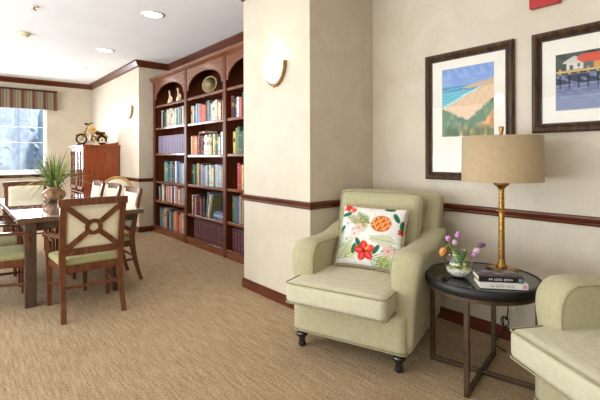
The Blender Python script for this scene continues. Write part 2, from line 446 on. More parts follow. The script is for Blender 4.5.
# shrubs outside the window
def bush(name, label, loc, r, h, col, seed):
    mat = plain('frosted_foliage_%d' % seed, col, .9, var=.09, scale=7)
    mb = MB(); rnd = random.Random(seed); bm = mb.bm
    for k in range(600):
        a = rnd.uniform(0, 2*PI); z = rnd.random()**.8; rad = r*math.sqrt(max(.02, 1-(z*2-1)**2*.8))*rnd.uniform(.6, 1)
        c = Vector((rad*math.cos(a), rad*math.sin(a), .15+z*h)); d = Vector([rnd.gauss(0, 1) for _ in range(3)]).normalized(); e = d.orthogonal().normalized(); s = rnd.uniform(.06, .13)
        f = bm.faces.new([bm.verts.new(c+d*s), bm.verts.new(c+e*s*.5), bm.verts.new(c-d*s), bm.verts.new(c-e*s*.5)])
    mb.rbox((0, 0, .15+h*.5), (r*1.8, r*1.8, h*1.0), r*.7, n=8)
    for k in range(9):
        a = k*2*PI/9; mb.tube([(0, 0, 0), (r*.4*math.cos(a), r*.4*math.sin(a), h*.7)], [.05, .015], 6)
    t = thing(name, label, 'shrub', loc, 0, 'frosty shrubs outside the window')
    mb.build('foliage', mat, t)
    MB().tube([(0, 0, 0), (0, 0, h*.5)], [.07, .03], 8).build('stem', 'darkbronze', t)
bs = [(.45, 13.4, .95, 3.3, (188, 204, 218)), (2.65, 13.6, .95, 3.2, (178, 198, 212)), (1.5, 16.2, 1.35, 4.4, (198, 212, 226)), (-1.7, 13.8, .95, 3.0, (184, 202, 214))]
bl = ['frosty pale shrub outside, filling the left of the window view', 'frosty blue-grey shrub outside, at the right jamb of the window view', 'tall whitish shrub behind the others in the middle of the window view', 'frosty shrub outside, beyond the left end of the window']
for i, (x, y, r, h, c) in enumerate(bs): bush('frosted_shrub', bl[i], (x, y, -.3), r, h, c, i+20)
struct(box('terrain', plain('snowy_ground', (206, 214, 224), .9), (-8, YW+T+.02, -.4), (10, 22, -.3)))

# ------------------------------------------------------------------ bookcase
bc = thing('built_in_bookcase', 'cherry wood built-in bookcase with three arched bays along the library wall', 'bookcase', (0, 0, 0))
BX0, BX1 = 2.60, XR-.003        # front, back
TOPZ = 2.62
stiles = [6.99, 5.735, 4.585, 3.485]     # centre y of left stile, dividers, right stile
SW = .075
MB().box((BX1-.01, (7.06+3.445)/2, TOPZ/2), (.02, 7.06-3.445, TOPZ-.02)).build('back_panel', 'caseback', bc)
for y in stiles:
    mb = MB()
    mb.box(((BX0+BX1)/2, y, 1.29), (BX1-BX0-.02, .03, 2.58)); mb.box((BX0+.012, y, 1.285), (.03, SW, 2.57), None, .004)
    mb.build('upright', 'case', bc)
lv = {0: [2.14, 1.765, 1.335, .87, .545], 1: [2.14, 1.76, 1.305, .875, .445], 2: [2.14, 1.76, 1.315, .88, .46]}
bays = []
for b in range(3):
    ya, yb = stiles[b]-SW/2, stiles[b+1]+SW/2; bays.append((ya, yb))
    for z in lv[b]:
        mb = MB(); mb.box(((BX0+BX1)/2+.01, (ya+yb)/2, z-.011), (BX1-BX0-.03, ya-yb+.04, .022)); mb.box((BX0+.022, (ya+yb)/2, z-.018), (.022, ya-yb, .036), None, .004)
        mb.build('shelf', 'casey', bc)
    MB().box(((BX0+BX1)/2+.01, (ya+yb)/2, .085), (BX1-BX0-.03, ya-yb+.04, .03)).build('bottom_deck', 'casey', bc)
    # arched valance board
    w = ya-yb; cy = (ya+yb)/2; pts = [(ya, 2.24), (ya-.049, 2.24)]
    for i in range(19):
        a = PI*(i)/18; pts.append((cy+(w/2-.05)*math.cos(a), 2.27+.19*math.sin(a)))
    pts += [(yb+.049, 2.24), (yb, 2.24)]
    mb = MB(); mb.skin([mb.ring([(BX0+.004, u, v), (BX0+.026, u, v), (BX0+.026, u, 2.57), (BX0+.004, u, 2.57)]) for u, v in pts])
    mb.build('arched_valance', 'casey', bc)
MB().box((BX0+.02, (7.03+3.445)/2, .055), (.034, 7.03-3.445, .11), None, .004).build('kick_board', 'casey', bc)
mb = MB(); mb.prism([(BX0-.045, 2.585), (BX0-.05, 2.62), (BX1, 2.62), (BX1, 2.55), (BX0-.0, 2.55), (BX0-.02, 2.565)], 'y', 3.445, 7.063)
mb.build('cornice', 'casey', bc)

# books ------------------------------------------------------------
BC = {'white': (226, 222, 212), 'cream': (220, 204, 164), 'black': (30, 28, 30), 'dark green': (34, 66, 48), 'green': (62, 112, 76), 'teal': (74, 128, 126), 'slate blue': (88, 112, 138),
      'navy blue': (34, 46, 84), 'blue': (54, 92, 152), 'pale blue': (150, 176, 200), 'lavender': (160, 156, 192), 'coral red': (202, 88, 72), 'red': (168, 36, 40), 'pink': (206, 138, 132),
      'maroon': (96, 32, 34), 'brown': (110, 70, 46), 'tan': (182, 142, 96), 'orange tan': (204, 138, 86), 'yellow': (210, 184, 104), 'olive': (120, 122, 74), 'grey': (132, 134, 138),
      'light grey': (186, 188, 190), 'purple grey': (128, 116, 142), 'burgundy': (84, 36, 44)}
BM = {k: plain('book_cloth_'+k.replace(' ', '_'), tuple(q+(255-q)*.1 for q in c), .55, var=.06, scale=30) for k, c in BC.items()}  # cloth colours lightened towards white to imitate glare on the books
def book_mesh(t, h, d, col, bands):
    """upright book, spine facing -x, thickness along y, foot at z=0"""
    mb = MB(); c = .0025
    mb.mi = 0
    mb.box((d/2, t/2-c/2, h/2), (d, c, h)); mb.box((d/2, -t/2+c/2, h/2), (d, c, h))
    sp = [(.004, t/2), (-.001, t*.3), (-.003, 0), (-.001, -t*.3), (.004, -t/2), (.007, -t/2+c), (.007, t/2-c)]
    r0 = mb.ring([(x, y, 0) for x, y in sp]); r1 = mb.ring([(x, y, h) for x, y in sp]); mb.skin([r0, r1])
    mb.mi = 1; mb.box((d/2, 0, h/2), (d-.012, t-2*c, h-.008))
    mb.mi = 2
    if bands == 2:
        for z in (h*.16, h*.82): mb.box((-.0008, 0, z), (.006, t*.86, .006))
    elif bands == 3:
        for z in (h*.2, h*.8): mb.box((-.0008, 0, z), (.006, t*.6, .004))
    elif bands == 1: mb.box((-.0008, 0, h*.62), (.006, t*.6, h*.16))
    return mb
ORD = ['first', 'second', 'third', 'fourth', 'fifth', 'sixth', 'seventh', 'eighth', 'ninth', 'tenth', 'eleventh', 'twelfth', 'thirteenth', 'fourteenth', 'fifteenth', 'sixteenth', 'seventeenth', 'eighteenth', 'nineteenth', 'twentieth', 'twenty-first', 'twenty-second', 'twenty-third', 'twenty-fourth']
SH = ['top shelf', 'second shelf', 'third shelf', 'fourth shelf', 'fifth shelf', 'bottom shelf']
BAY = ['left bay', 'middle bay', 'right bay']
def bookrow(b, s, z, y, cols, h0, hv, ymin, t0=.036, tv=.016, seed=0, setof=None):
    rnd = random.Random(b*10+s+seed); k = 0
    if setof: proto = None
    while True:
        if setof: t = t0; h = h0; col = setof; d = .19
        else:
            col = cols[k % len(cols)] if k < len(cols) else rnd.choice(cols)
            t = t0+rnd.uniform(-tv, tv); h = h0+rnd.uniform(-hv, hv); d = rnd.uniform(.15, .2)
        if y-t < ymin or k >= 24: break
        x = BX0+.055+(0 if setof else rnd.uniform(0, .02))
        if setof and proto is not None:
            o = proto.copy(); COL.objects.link(o)
        else:
            o = book_mesh(t, h, d, col, 3 if setof else rnd.choice((0, 1, 2, 2))).build('book', [BM[col], 'paper', 'gilt'] if col not in ('cream', 'white', 'yellow') else [BM[col], 'paper', BM['maroon']])
            if setof: proto = o
        o.location = (x, y-t/2, z+.0005)
        if setof: tag(o, 'one of the matching %s bound volumes on the %s of the %s' % (setof, SH[s], BAY[b]), 'book', 'matching %s volumes, %s of the %s' % (setof, SH[s], BAY[b]))
        else:
            tall = 'tall ' if h > h0+hv*.6 else ('short ' if h < h0-hv*.6 else ''); thick = 'thick ' if t > t0+tv*.5 else ('slim ' if t < t0-tv*.5 else '')
            tag(o, '%s%s%s book, %s from left on %s, %s' % (tall, thick, col, ORD[k], SH[s], BAY[b]), 'book', 'books on the %s of the %s' % (SH[s], BAY[b]))
        y -= t+(.010 if setof else .002); k += 1
    return y
B0, B1, B2 = bays
e = .012
bookrow(0, 1, lv[0][1], B0[0]-.16, ['white', 'black', 'dark green', 'black', 'dark green', 'light grey', 'cream', 'tan', 'white', 'cream', 'pale blue', 'white', 'green', 'cream', 'white', 'teal', 'light grey', 'olive', 'white', 'teal'], .27, .025, B0[1]+e)
bookrow(0, 2, lv[0][2], B0[0]-.03, None, .29, 0, B0[1]+e, .05, 0, setof='purple grey')
bookrow(0, 3, lv[0][3], B0[0]-.24, ['green', 'teal', 'green', 'dark green', 'navy blue', 'slate blue', 'black', 'dark green', 'white', 'pale blue', 'navy blue', 'slate blue', 'grey', 'lavender', 'pale blue', 'light grey'], .31, .03, B0[1]+e, .048)
bookrow(0, 4, lv[0][4], B0[0]-.03, ['grey', 'white', 'black', 'white', 'cream', 'brown', 'maroon', 'black', 'pink', 'grey', 'pink', 'coral red', 'white', 'light grey', 'navy blue', 'white', 'cream', 'pink', 'tan', 'white'], .245, .025, B0[1]+e, .046)
bookrow(0, 5, .10, B0[0]-.03, ['slate blue', 'teal', 'slate blue', 'cream', 'coral red', 'cream', 'olive', 'grey', 'black', 'slate blue', 'grey', 'navy blue', 'black', 'tan', 'orange tan', 'tan', 'red', 'orange tan', 'pink', 'cream'], .29, .03, B0[1]+e, .048)
bookrow(1, 1, lv[1][1], B1[0]-.02, ['yellow', 'white', 'slate blue', 'slate blue', 'pale blue', 'lavender', 'coral red', 'pink', 'coral red', 'coral red', 'black', 'grey', 'teal', 'light grey', 'white', 'cream', 'cream', 'white', 'black', 'orange tan', 'white'], .26, .03, B1[1]+e, .044)
bookrow(1, 2, lv[1][2], B1[0]-.03, ['cream', 'orange tan', 'orange tan', 'pink', 'coral red', 'maroon', 'maroon', 'black', 'white', 'white', 'cream', 'white', 'yellow', 'dark green', 'cream', 'olive', 'green', 'white', 'navy blue', 'white', 'pale blue'], .265, .03, B1[1]+e, .044)
bookrow(1, 3, lv[1][3], B1[0]-.02, ['black', 'dark green', 'green', 'dark green', 'dark green', 'tan', 'maroon', 'grey', 'slate blue', 'lavender', 'light grey', 'teal', 'white', 'cream', 'dark green', 'light grey', 'pale blue', 'light grey', 'grey'], .28, .03, B1[1]+e, .047)
yl = bookrow(1, 4, lv[1][4], B1[0]-.02, ['white', 'cream', 'black', 'pink', 'red', 'navy blue', 'black', 'maroon', 'red', 'black', 'brown'], .255, .035, B1[1]+.62, .036)
bookrow(1, 5, .10, B1[0]-.13, None, .285, 0, B1[1]+e, .058, 0, setof='burgundy')
YV = 3.95
bookrow(2, 1, lv[2][1], B2[0]-.03, ['red', 'black', 'navy blue', 'white', 'coral red', 'black', 'white', 'tan', 'slate blue', 'navy blue', 'white', 'teal', 'navy blue', 'grey'], .27, .035, YV, .04)
bookrow(2, 2, lv[2][2], B2[0]-.05, ['yellow', 'olive', 'green', 'dark green', 'dark green', 'olive', 'brown', 'red', 'tan', 'red', 'grey'], .30, .035, YV, .048)
bookrow(2, 3, lv[2][3], B2[0]-.18, ['red', 'red', 'yellow', 'tan', 'olive', 'teal', 'slate blue', 'teal', 'cream'], .29, .03, YV, .044)
bookrow(2, 4, lv[2][4], B2[0]-.03, ['green', 'olive', 'blue', 'blue', 'tan', 'grey', 'brown', 'tan', 'navy blue', 'tan', 'grey'], .30, .035, YV, .046)
bookrow(2, 5, .10, B2[0]-.06, None, .285, 0, YV, .055, 0, setof='burgundy')
# leaning books, face-out picture book and a flat stack on the fifth shelf of the middle bay
z = lv[1][4]
yy = yl-.02
for i, (col, lean, h, lab) in enumerate((('slate blue', 10, .345, 'tall slate blue book leaning beside the red books on the fifth shelf, middle bay'), ('white', 13, .32, 'white book leaning against the tall slate blue book, fifth shelf, middle bay'), ('olive', 16, .33, 'olive book leaning in front of the dark picture book, fifth shelf, middle bay'))):
    o = book_mesh(.03, h, .19, col, 1).build('book', [BM[col], 'paper', 'gilt']); tag(o, lab, 'book', 'leaning books')
    o.location = (BX0+.05, yy-.045-.002, z+.006); o.rotation_euler = (R(lean), 0, 0); yy -= .048
o = MB(); o.mi = 0; o.box((0, 0, .14), (.022, .24, .28), None, .002); o.mi = 1; o.box((-.0115, 0, .14), (.003, .2, .235)); o.mi = 2; o.box((-.0128, .01, .14), (.003, .05, .15), None, .001)
o = o.build('book', [BM['olive'], BM['black'], BM['brown']]); o.location = (BX0+.17, B1[1]+.28, z+.003); o.rotation_euler = (0, R(8), R(0))
tag(o, 'green-edged picture book shown face out with a dark cover, fifth shelf, middle bay', 'book')
for k, (col, w) in enumerate((('blue', .3), ('pale blue', .31), ('blue', .28))):
    o = book_mesh(.032, w, .2, col, 1).build('book', [BM[col], 'paper', 'gilt'])
    o.rotation_euler = (R(90), 0, 0); o.location = (BX0+.05, B1[1]+.035+w, z+.018+k*.0335)
    tag(o, ['blue book lying flat at the bottom of the stack, fifth shelf, middle bay', 'pale blue book lying flat in the middle of the stack, fifth shelf', 'blue book lying flat on top of the stack, fifth shelf, middle bay'][k], 'book', 'flat stack on the fifth shelf')
o = book_mesh(.03, .24, .17, 'cream', 1).build('book', [BM['brown'], 'paper', 'gilt']); o.rotation_euler = (R(90), 0, 0); o.location = (BX0+.06, B1[0]-.42+.14, lv[1][2]+.297+.018)
tag(o, 'brown book lying flat on top of the tan books, third shelf, middle bay', 'book')

# plate
p = thing('decorative_plate', 'round patterned tan plate standing on the top shelf of the middle bay', 'plate', (BX0+.13, 5.19, 2.1405), R(28))
cv = Canvas(160, 160, (176, 150, 104))
r = np.hypot(cv.u-.5, cv.v-.5); th = np.arctan2(cv.v-.5, cv.u-.5)
cv.mix((np.sin(th*12+r*30)*np.cos(r*62) > .1)*.75, (92, 78, 54)); cv.mix((np.sin(th*8-r*20) > .6)*(r < .3)*.7, (134, 64, 40))
cv.mix((np.abs(r-.47) < .03)*.3, (222, 204, 158)); cv.mix((r < .07)*.4, (120, 80, 50))
mb = MB(); rr = [.001+.124*q/26 for q in range(27)]; mb.smooth = True
rings = [mb.ring([(-.012+ (-.016)*(q/.125)**2, q*math.cos(a*2*PI/84), q*math.sin(a*2*PI/84)) for a in range(84)]) for q in rr]
mb.skin(rings, cap=True); pl = mb.build('dish', 'paint', p, .006)
cv.attr(pl.data, [(.5-v.co.y/.255, .5+v.co.z/.255) for v in pl.data.vertices])
pl.rotation_euler = (0, R(12), 0); pl.location = (0, 0, .142)
mb = MB()
for s in (-1, 1): mb.tube([(-.055, s*.04, .03), (-.05, s*.04, .006), (.05, s*.04, .006), (.035, s*.03, .14)], .004, 6)
mb.tube([(.05, -.05, .006), (.05, .05, .006)], .005, 6); mb.build('stand', 'darkbronze', p)
# figurines
def bird(label, y, flip):
    f = thing('bird_figurine', label, 'figurine', (BX0+.14, y, 2.1405), 0, 'ivory figurines on the top shelf')
    mb = MB(); s = flip
    mb.tube(spline([(0, .0, .0), (0, .01*s, .05), (0, .012*s, .1), (0, -.005*s, .15), (0, -.02*s, .19), (0, -.035*s, .225), (0, -.055*s, .235), (0, -.075*s, .225)], 4), [.04, .042, .045, .047, .048, .047, .044, .04, .036, .032, .028, .025, .022, .02, .018, .017, .016, .016, .017, .018, .018, .018, .016, .014, .012, .01, .008, .006, .004], 10)
    mb.build('body', 'ivory', f)
    MB().leafblade(spline([(-.01, .03*s, .13), (-.01, .06*s, .1), (-.01, .075*s, .05)], 4), .025, (1, 0, 0)).build('wing', 'ivory', f, .008)
    MB().lathe([(.05, 0), (.05, .012), (.035, .02)], n=16).build('plinth', 'darkbronze', f)
bird('ivory bird figurine with curved neck, nearer the far end of the top shelf, left bay', 6.62, -1)
bird('ivory bird figurine standing nearer the divider on the top shelf, left bay', 6.28, -1)

# ------------------------------------------------------------------ sconces
def sconce(label, x, y, z, energy, first):
    t = thing('wall_sconce', label, 'wall light', (x, y, z), 0, 'half-bowl wall sconces')
    mb = MB(); mb.smooth = True; rings = []
    nb = 14
    for i in range(9):   # quarter-bowl: rings down from the rim
        a = PI/2*i/8.5; rr = math.cos(a)
        rings.append([mb.bm.verts.new((-.13*rr*math.sin(PI*k/nb)-.004, .135*rr*math.cos(PI*k/nb), -.18*math.sin(a)-.01)) for k in range(nb+1)])
    for a, b in zip(rings[:-1], rings[1:]):
        for k in range(nb): mb.bm.faces.new((a[k], a[k+1], b[k+1], b[k]))
    mb._fin([v for r_ in rings for v in r_]); mb.build('glass_bowl', 'sconce', t, .004)
    mb = MB()
    path = [(-.012, .148*math.cos(PI*k/20), -.205*math.sin(PI*k/20)) for k in range(21)]
    rg = [mb.ring([(0, p[1], p[2]), (-.034, p[1], p[2]), (-.034, p[1]*.86, p[2]*.86), (0, p[1]*.86, p[2]*.86)]) for p in path]
    mb.skin(rg); mb.build('brass_band', 'brass', t)
    MB().box((-.006, 0, -.06), (.01, .12, .16), None, .004).build('wall_plate', 'brass', t)
    MB().lathe([(.0, -.03), (.012, -.02), (.012, .0), (0, .008)], (-.03, 0, -.19), 12).build('finial', 'brass', t)
    l = bpy.data.lights.new('sconce_lamp', 'POINT'); l.energy = energy; l.color = (1, .86, .68); l.shadow_soft_size = .04
    lo = bpy.data.objects.new('sconce_lamp', l); COL.objects.link(lo); lo.parent = t; lo.location = (-.11, 0, .07)
    return t
sconce('lit half-bowl wall sconce with brass band on the near column', XA, 2.90, 2.10, 1.0, True)
sconce('lit half-bowl wall sconce on the wall above the cherry cabinet', XP, 7.50, 2.17, .6, False)

# ceiling fittings
def downlight(x, y, label, e=26, vis=True):
    t = thing('recessed_downlight', label, 'ceiling light', (x, y, H), 0, 'recessed ceiling downlights')
    MB().lathe([(.10, -.001), (.125, -.001), (.128, -.006), (.105, -.012), (.10, -.004)], n=28, cap=False).build('trim_ring', 'plastic', t)
    MB().lathe([(.0005, -.0025), (.101, -.0025), (.101, -.0005), (.0005, -.0005)], n=28).build('diffuser', 'bulb', t)
    l = bpy.data.lights.new('downlight_lamp', 'SPOT'); l.energy = e; l.color = (1, .9, .76); l.spot_size = R(130); l.spot_blend = .8; l.shadow_soft_size = .09
    lo = bpy.data.objects.new('downlight_lamp', l); COL.objects.link(lo); lo.parent = t; lo.location = (0, 0, -.03)
downlight(1.72, 4.65, 'round lit ceiling downlight nearest the camera, in front of the middle bookcase bay')
downlight(1.735, 6.66, 'round lit ceiling downlight, the middle of the three in view')
downlight(1.72, 8.31, 'round lit ceiling downlight farthest away, before the window wall')
downlight(1.5, 1.7, 'added ceiling downlight over the carpet in front of the armchairs, out of view above', 16)  # unseen downlight added to light the armchair end
downlight(.2, .3, 'added ceiling downlight above the camera side of the room, out of view', 20)  # another unseen downlight, added for light on the camera side
s = thing('smoke_detector', 'small cream smoke detector on the ceiling above the dining table', 'smoke detector', (.684, 6.41, H))
MB().lathe([(.075, -.001), (.075, -.02), (.06, -.035), (.045, -.05), (.001, -.052)], n=24).build('housing', 'ivory', s)
MB().lathe([(.012, 0), (.012, -.006), (.001, -.007)], (.03, -.01, -.046), 10).build('indicator', 'red', s)
s = thing('sprinkler_head', 'small round metal sprinkler head on the ceiling, nearer than the smoke detector', 'sprinkler', (.645, 5.2, H))
MB().lathe([(.05, -.001), (.045, -.008), (.02, -.012), (.001, -.013)], n=18).build('escutcheon', 'plastic', s)
MB().tube([(0, 0, -.01), (0, 0, -.04)], .01, 8).lathe([(.001, -.04), (.026, -.041), (.026, -.045), (.001, -.046)], n=14).build('deflector', 'brass', s)
# unseen pendant added off to the left to make the highlight in the picture glass
s = thing('highlight_pendant', 'unseen frosted globe pendant lamp, added for the highlight in the picture glass', 'pendant lamp', (-1.0, 3.06, H))
MB().lathe([(.05, -.001), (.05, -.02), (.001, -.03)], n=16).build('canopy', 'brass', s)
MB().tube([(0, 0, -.02), (0, 0, -.62)], .005, 6).build('stem', 'brass', s)
MB().lathe([(.075*math.sin(PI*i/12)+.0005, -.69+.075*math.cos(PI*i/12)) for i in range(13)], n=20).build('globe', emit('lit_globe', (255, 246, 232), 70), s)

# fire alarm
s = thing('fire_alarm', 'red fire alarm strobe box high on the wall above the pictures', 'fire alarm', (XR, 1.01, 2.308))
MB().box((-.020, 0, 0), (.044, .178, .13), None, .006).build('housing', 'red', s)
MB().box((-.048, -.045, .012), (.012, .07, .05), None, .004).build('strobe_lens', 'plastic', s)

# ------------------------------------------------------------------ pictures
def picture(y0, y1, z0, z1, fw, py0, py1, pz0, pz1, label, cv):
    """on the right wall; y1 is the near (right) end"""
    t = thing('framed_painting', label, 'picture', (XR-.002, (y0+y1)/2, z0))
    cy = (y0+y1)/2; W = y0-y1; Hh = z1-z0
    prof = [(0, 0), (0, .022), (.010, .034), (.022, .036), (.034, .028), (fw-.012, .02), (fw-.006, .024), (fw, .016), (fw, 0)]
    mb = MB(); rings = []
    for sy, sz in ((1, 0), (-1, 0), (-1, 1), (1, 1)):
        rings.append(mb.ring([(-d, sy*(W/2-i), (i if sz == 0 else Hh-i)) for i, d in prof]))
    mb.skin(rings, close=True); mb.build('frame', 'frame', t)
    mb = MB(); rings = []
    for sy, sz in ((1, 0), (-1, 0), (-1, 1), (1, 1)):
        rings.append(mb.ring([(-d, sy*(W/2-i), (i if sz == 0 else Hh-i)) for i, d in ((fw-.003, 0), (fw-.003, .016), (fw+.008, .012), (fw+.008, 0))]))
    mb.skin(rings, close=True); mb.build('inner_lip', 'framein', t)
    MB().box((-.005, 0, Hh/2), (.006, W-2*fw+.004, Hh-2*fw+.004)).build('mat_board', 'mat', t)
    nu, nv = 130, 150; mb = MB(); g = [[mb.bm.verts.new((-.0095, (py0+(py1-py0)*i/nu)-cy, pz0+(pz1-pz0)*j/nv-z0)) for i in range(nu+1)] for j in range(nv+1)]
    for j in range(nv):
        for i in range(nu): mb.bm.faces.new((g[j][i], g[j][i+1], g[j+1][i+1], g[j+1][i]))
    o = mb.build('painting', 'paint', t)
    cv.attr(o.data, [((v.co.y+cy-py0)/(py1-py0), (v.co.z+z0-pz0)/(pz1-pz0)) for v in o.data.vertices])
    MB().box((-.0135, 0, Hh/2), (.002, W-2*fw+.004, Hh-2*fw+.004)).build('glass', M['glass'], t)
# beach
cv = Canvas(200, 240, (120, 150, 206))
cv.mix(1.05-cv.v*1.05+cv.wob(1, 2)*.2-.1, (196, 202, 214)); 
cv.mix((.745-cv.v)/.01, (92, 176, 196)); cv.mix((.745-cv.v)/.02*(cv.v > .66)*.7, (70, 128, 176))
cv.mix((.5+.5*np.sin(cv.v*120+cv.wob(2)*4))*.4*(cv.v < .71), (186, 218, 218))
edge = cv.u-(.06+(cv.v-.44)*3.0)+cv.wob(1.3)*.04
cv.mix(np.clip(1-np.abs(edge+.03)/.07, 0, 1)*(cv.v < .70)*.9, (234, 236, 228)); sand = np.clip(edge/.04, 0, 1)*(cv.v < .70); cv.mix(sand, (224, 194, 160))
cv.mix(((.705+.13*np.clip(cv.u-.42, 0, 1)**.8+cv.wob(2, 4)*.012-cv.v)/.01)*(cv.v > .69)*(cv.u > .42)*.8, (198, 168, 130))
cv.mix((cv.wob(6, 1) > .1)*sand*.25, (206, 172, 132)); cv.mix((cv.v > .85)*(cv.wob(3, 9) > .1)*.3, (168, 190, 224))
veg = np.clip(np.maximum(.42-.46*cv.u**1.2+cv.wob(3, 3)*.03-cv.v, (.20+.58*(cv.u-.45)+cv.wob(3, 5)*.03-cv.v)-9*(cv.u < .42))/.015, 0, 1)
cv.mix(veg, (96, 126, 92))
cv.mix(((.20+.1*np.sin(cv.u*8)+cv.wob(3, 1)*.02-cv.v)/.02)*(cv.u > .36), (222, 172, 112))
cv.mix(((.06+.62*(cv.u-.55)+cv.wob(4, 5)*.03-cv.v)/.02)*(cv.u > .45), (220, 160, 90))
for k in range(420):
    x, y = rng.random(2); y *= .5
    if x > .5 and y < .04+.6*(x-.55): cv.ell(x, y, .04, .008, rng.uniform(30, 80), [(236, 190, 124), (196, 124, 62), (150, 100, 58)][k % 3], .5, .6)
    elif y < .42-.46*x**1.2 or (x > .42 and y < .20+.58*(x-.45)): cv.ell(x, y, .03, .011, rng.uniform(20, 150), [(44, 78, 56), (128, 156, 96), (70, 108, 96), (156, 172, 118)][k % 4], .5, .7)
for k in range(110): cv.ell(rng.random(), rng.random()*.10, .07, .008, rng.uniform(60, 110), [(34, 60, 36), (110, 130, 60), (58, 86, 44)][k % 3], .4, .85)
picture(1.892, 1.203, 1.094, 2.078, .052, 1.748, 1.343, 1.428, 1.95, 'tall framed beach painting with dunes and blue sea, white mat, left of the two pictures', cv)
# boathouse: seen left part of a wide picture
cv = Canvas(320, 200, (60, 70, 56))
cv.band(.66+0*cv.u, (112, 120, 152), .02); cv.mix((cv.wob(5, 2)+np.sin(cv.v*90)*.4 > .2)*(cv.v < .6)*.55, (150, 156, 180)); cv.mix((cv.v > .9)*.9, (70, 78, 74)); cv.mix((cv.wob(4, 7) > .2)*(cv.v > .68)*.8, (36, 48, 30))
cv.mix((cv.v < .62)*(cv.v > .46)*(cv.wob(4, 4) > -.2)*.7, (34, 36, 48))
def rect(x0, x1, y0, y1, c, op=1): cv.mix(((cv.u > x0)*(cv.u < x1)*(cv.v > y0)*(cv.v < y1))*op, c)
rect(.09, .22, .70, .84, (206, 202, 192)); cv.mix(((cv.v < .84+(.10-np.abs(cv.u-.15))*1.0)*(cv.v > .82)*(np.abs(cv.u-.15) < .09)), (196, 190, 180))
rect(.11, .14, .70, .78, (80, 74, 66)); rect(.17, .20, .74, .80, (110, 104, 92))
cv.mix(((cv.u > .2+(cv.v-.82)*-.6)*(cv.u < .86)*(cv.v > .80)*(cv.v < .95)*(cv.u > .12+.9*(cv.v-.80)*.6)), (206, 74, 44))
rect(.22, .84, .70, .81, (92, 92, 92)); rect(.30, .36, .70, .80, (214, 138, 54)); rect(.42, .5, .70, .8, (214, 140, 70)); rect(.58, .64, .7, .8, (206, 138, 64))
rect(0, 1, .655, .695, (190, 162, 92)); rect(0, 1, .63, .655, (40, 36, 36))
for k in range(14):
    x = .03+k*.073; rect(x, x+.014, .58, .73, (186, 160, 88)); rect(x, x+.014, .46, .62, (42, 38, 40)); cv.ell(x+.007, .42, .006, .06, 0, (40, 42, 60), .5, .6)
picture(1.09, .13, 1.427, 2.075, .052, .952, .268, 1.563, 1.917, 'wide framed painting of a red-roofed boathouse and pier, right of the two pictures', cv)

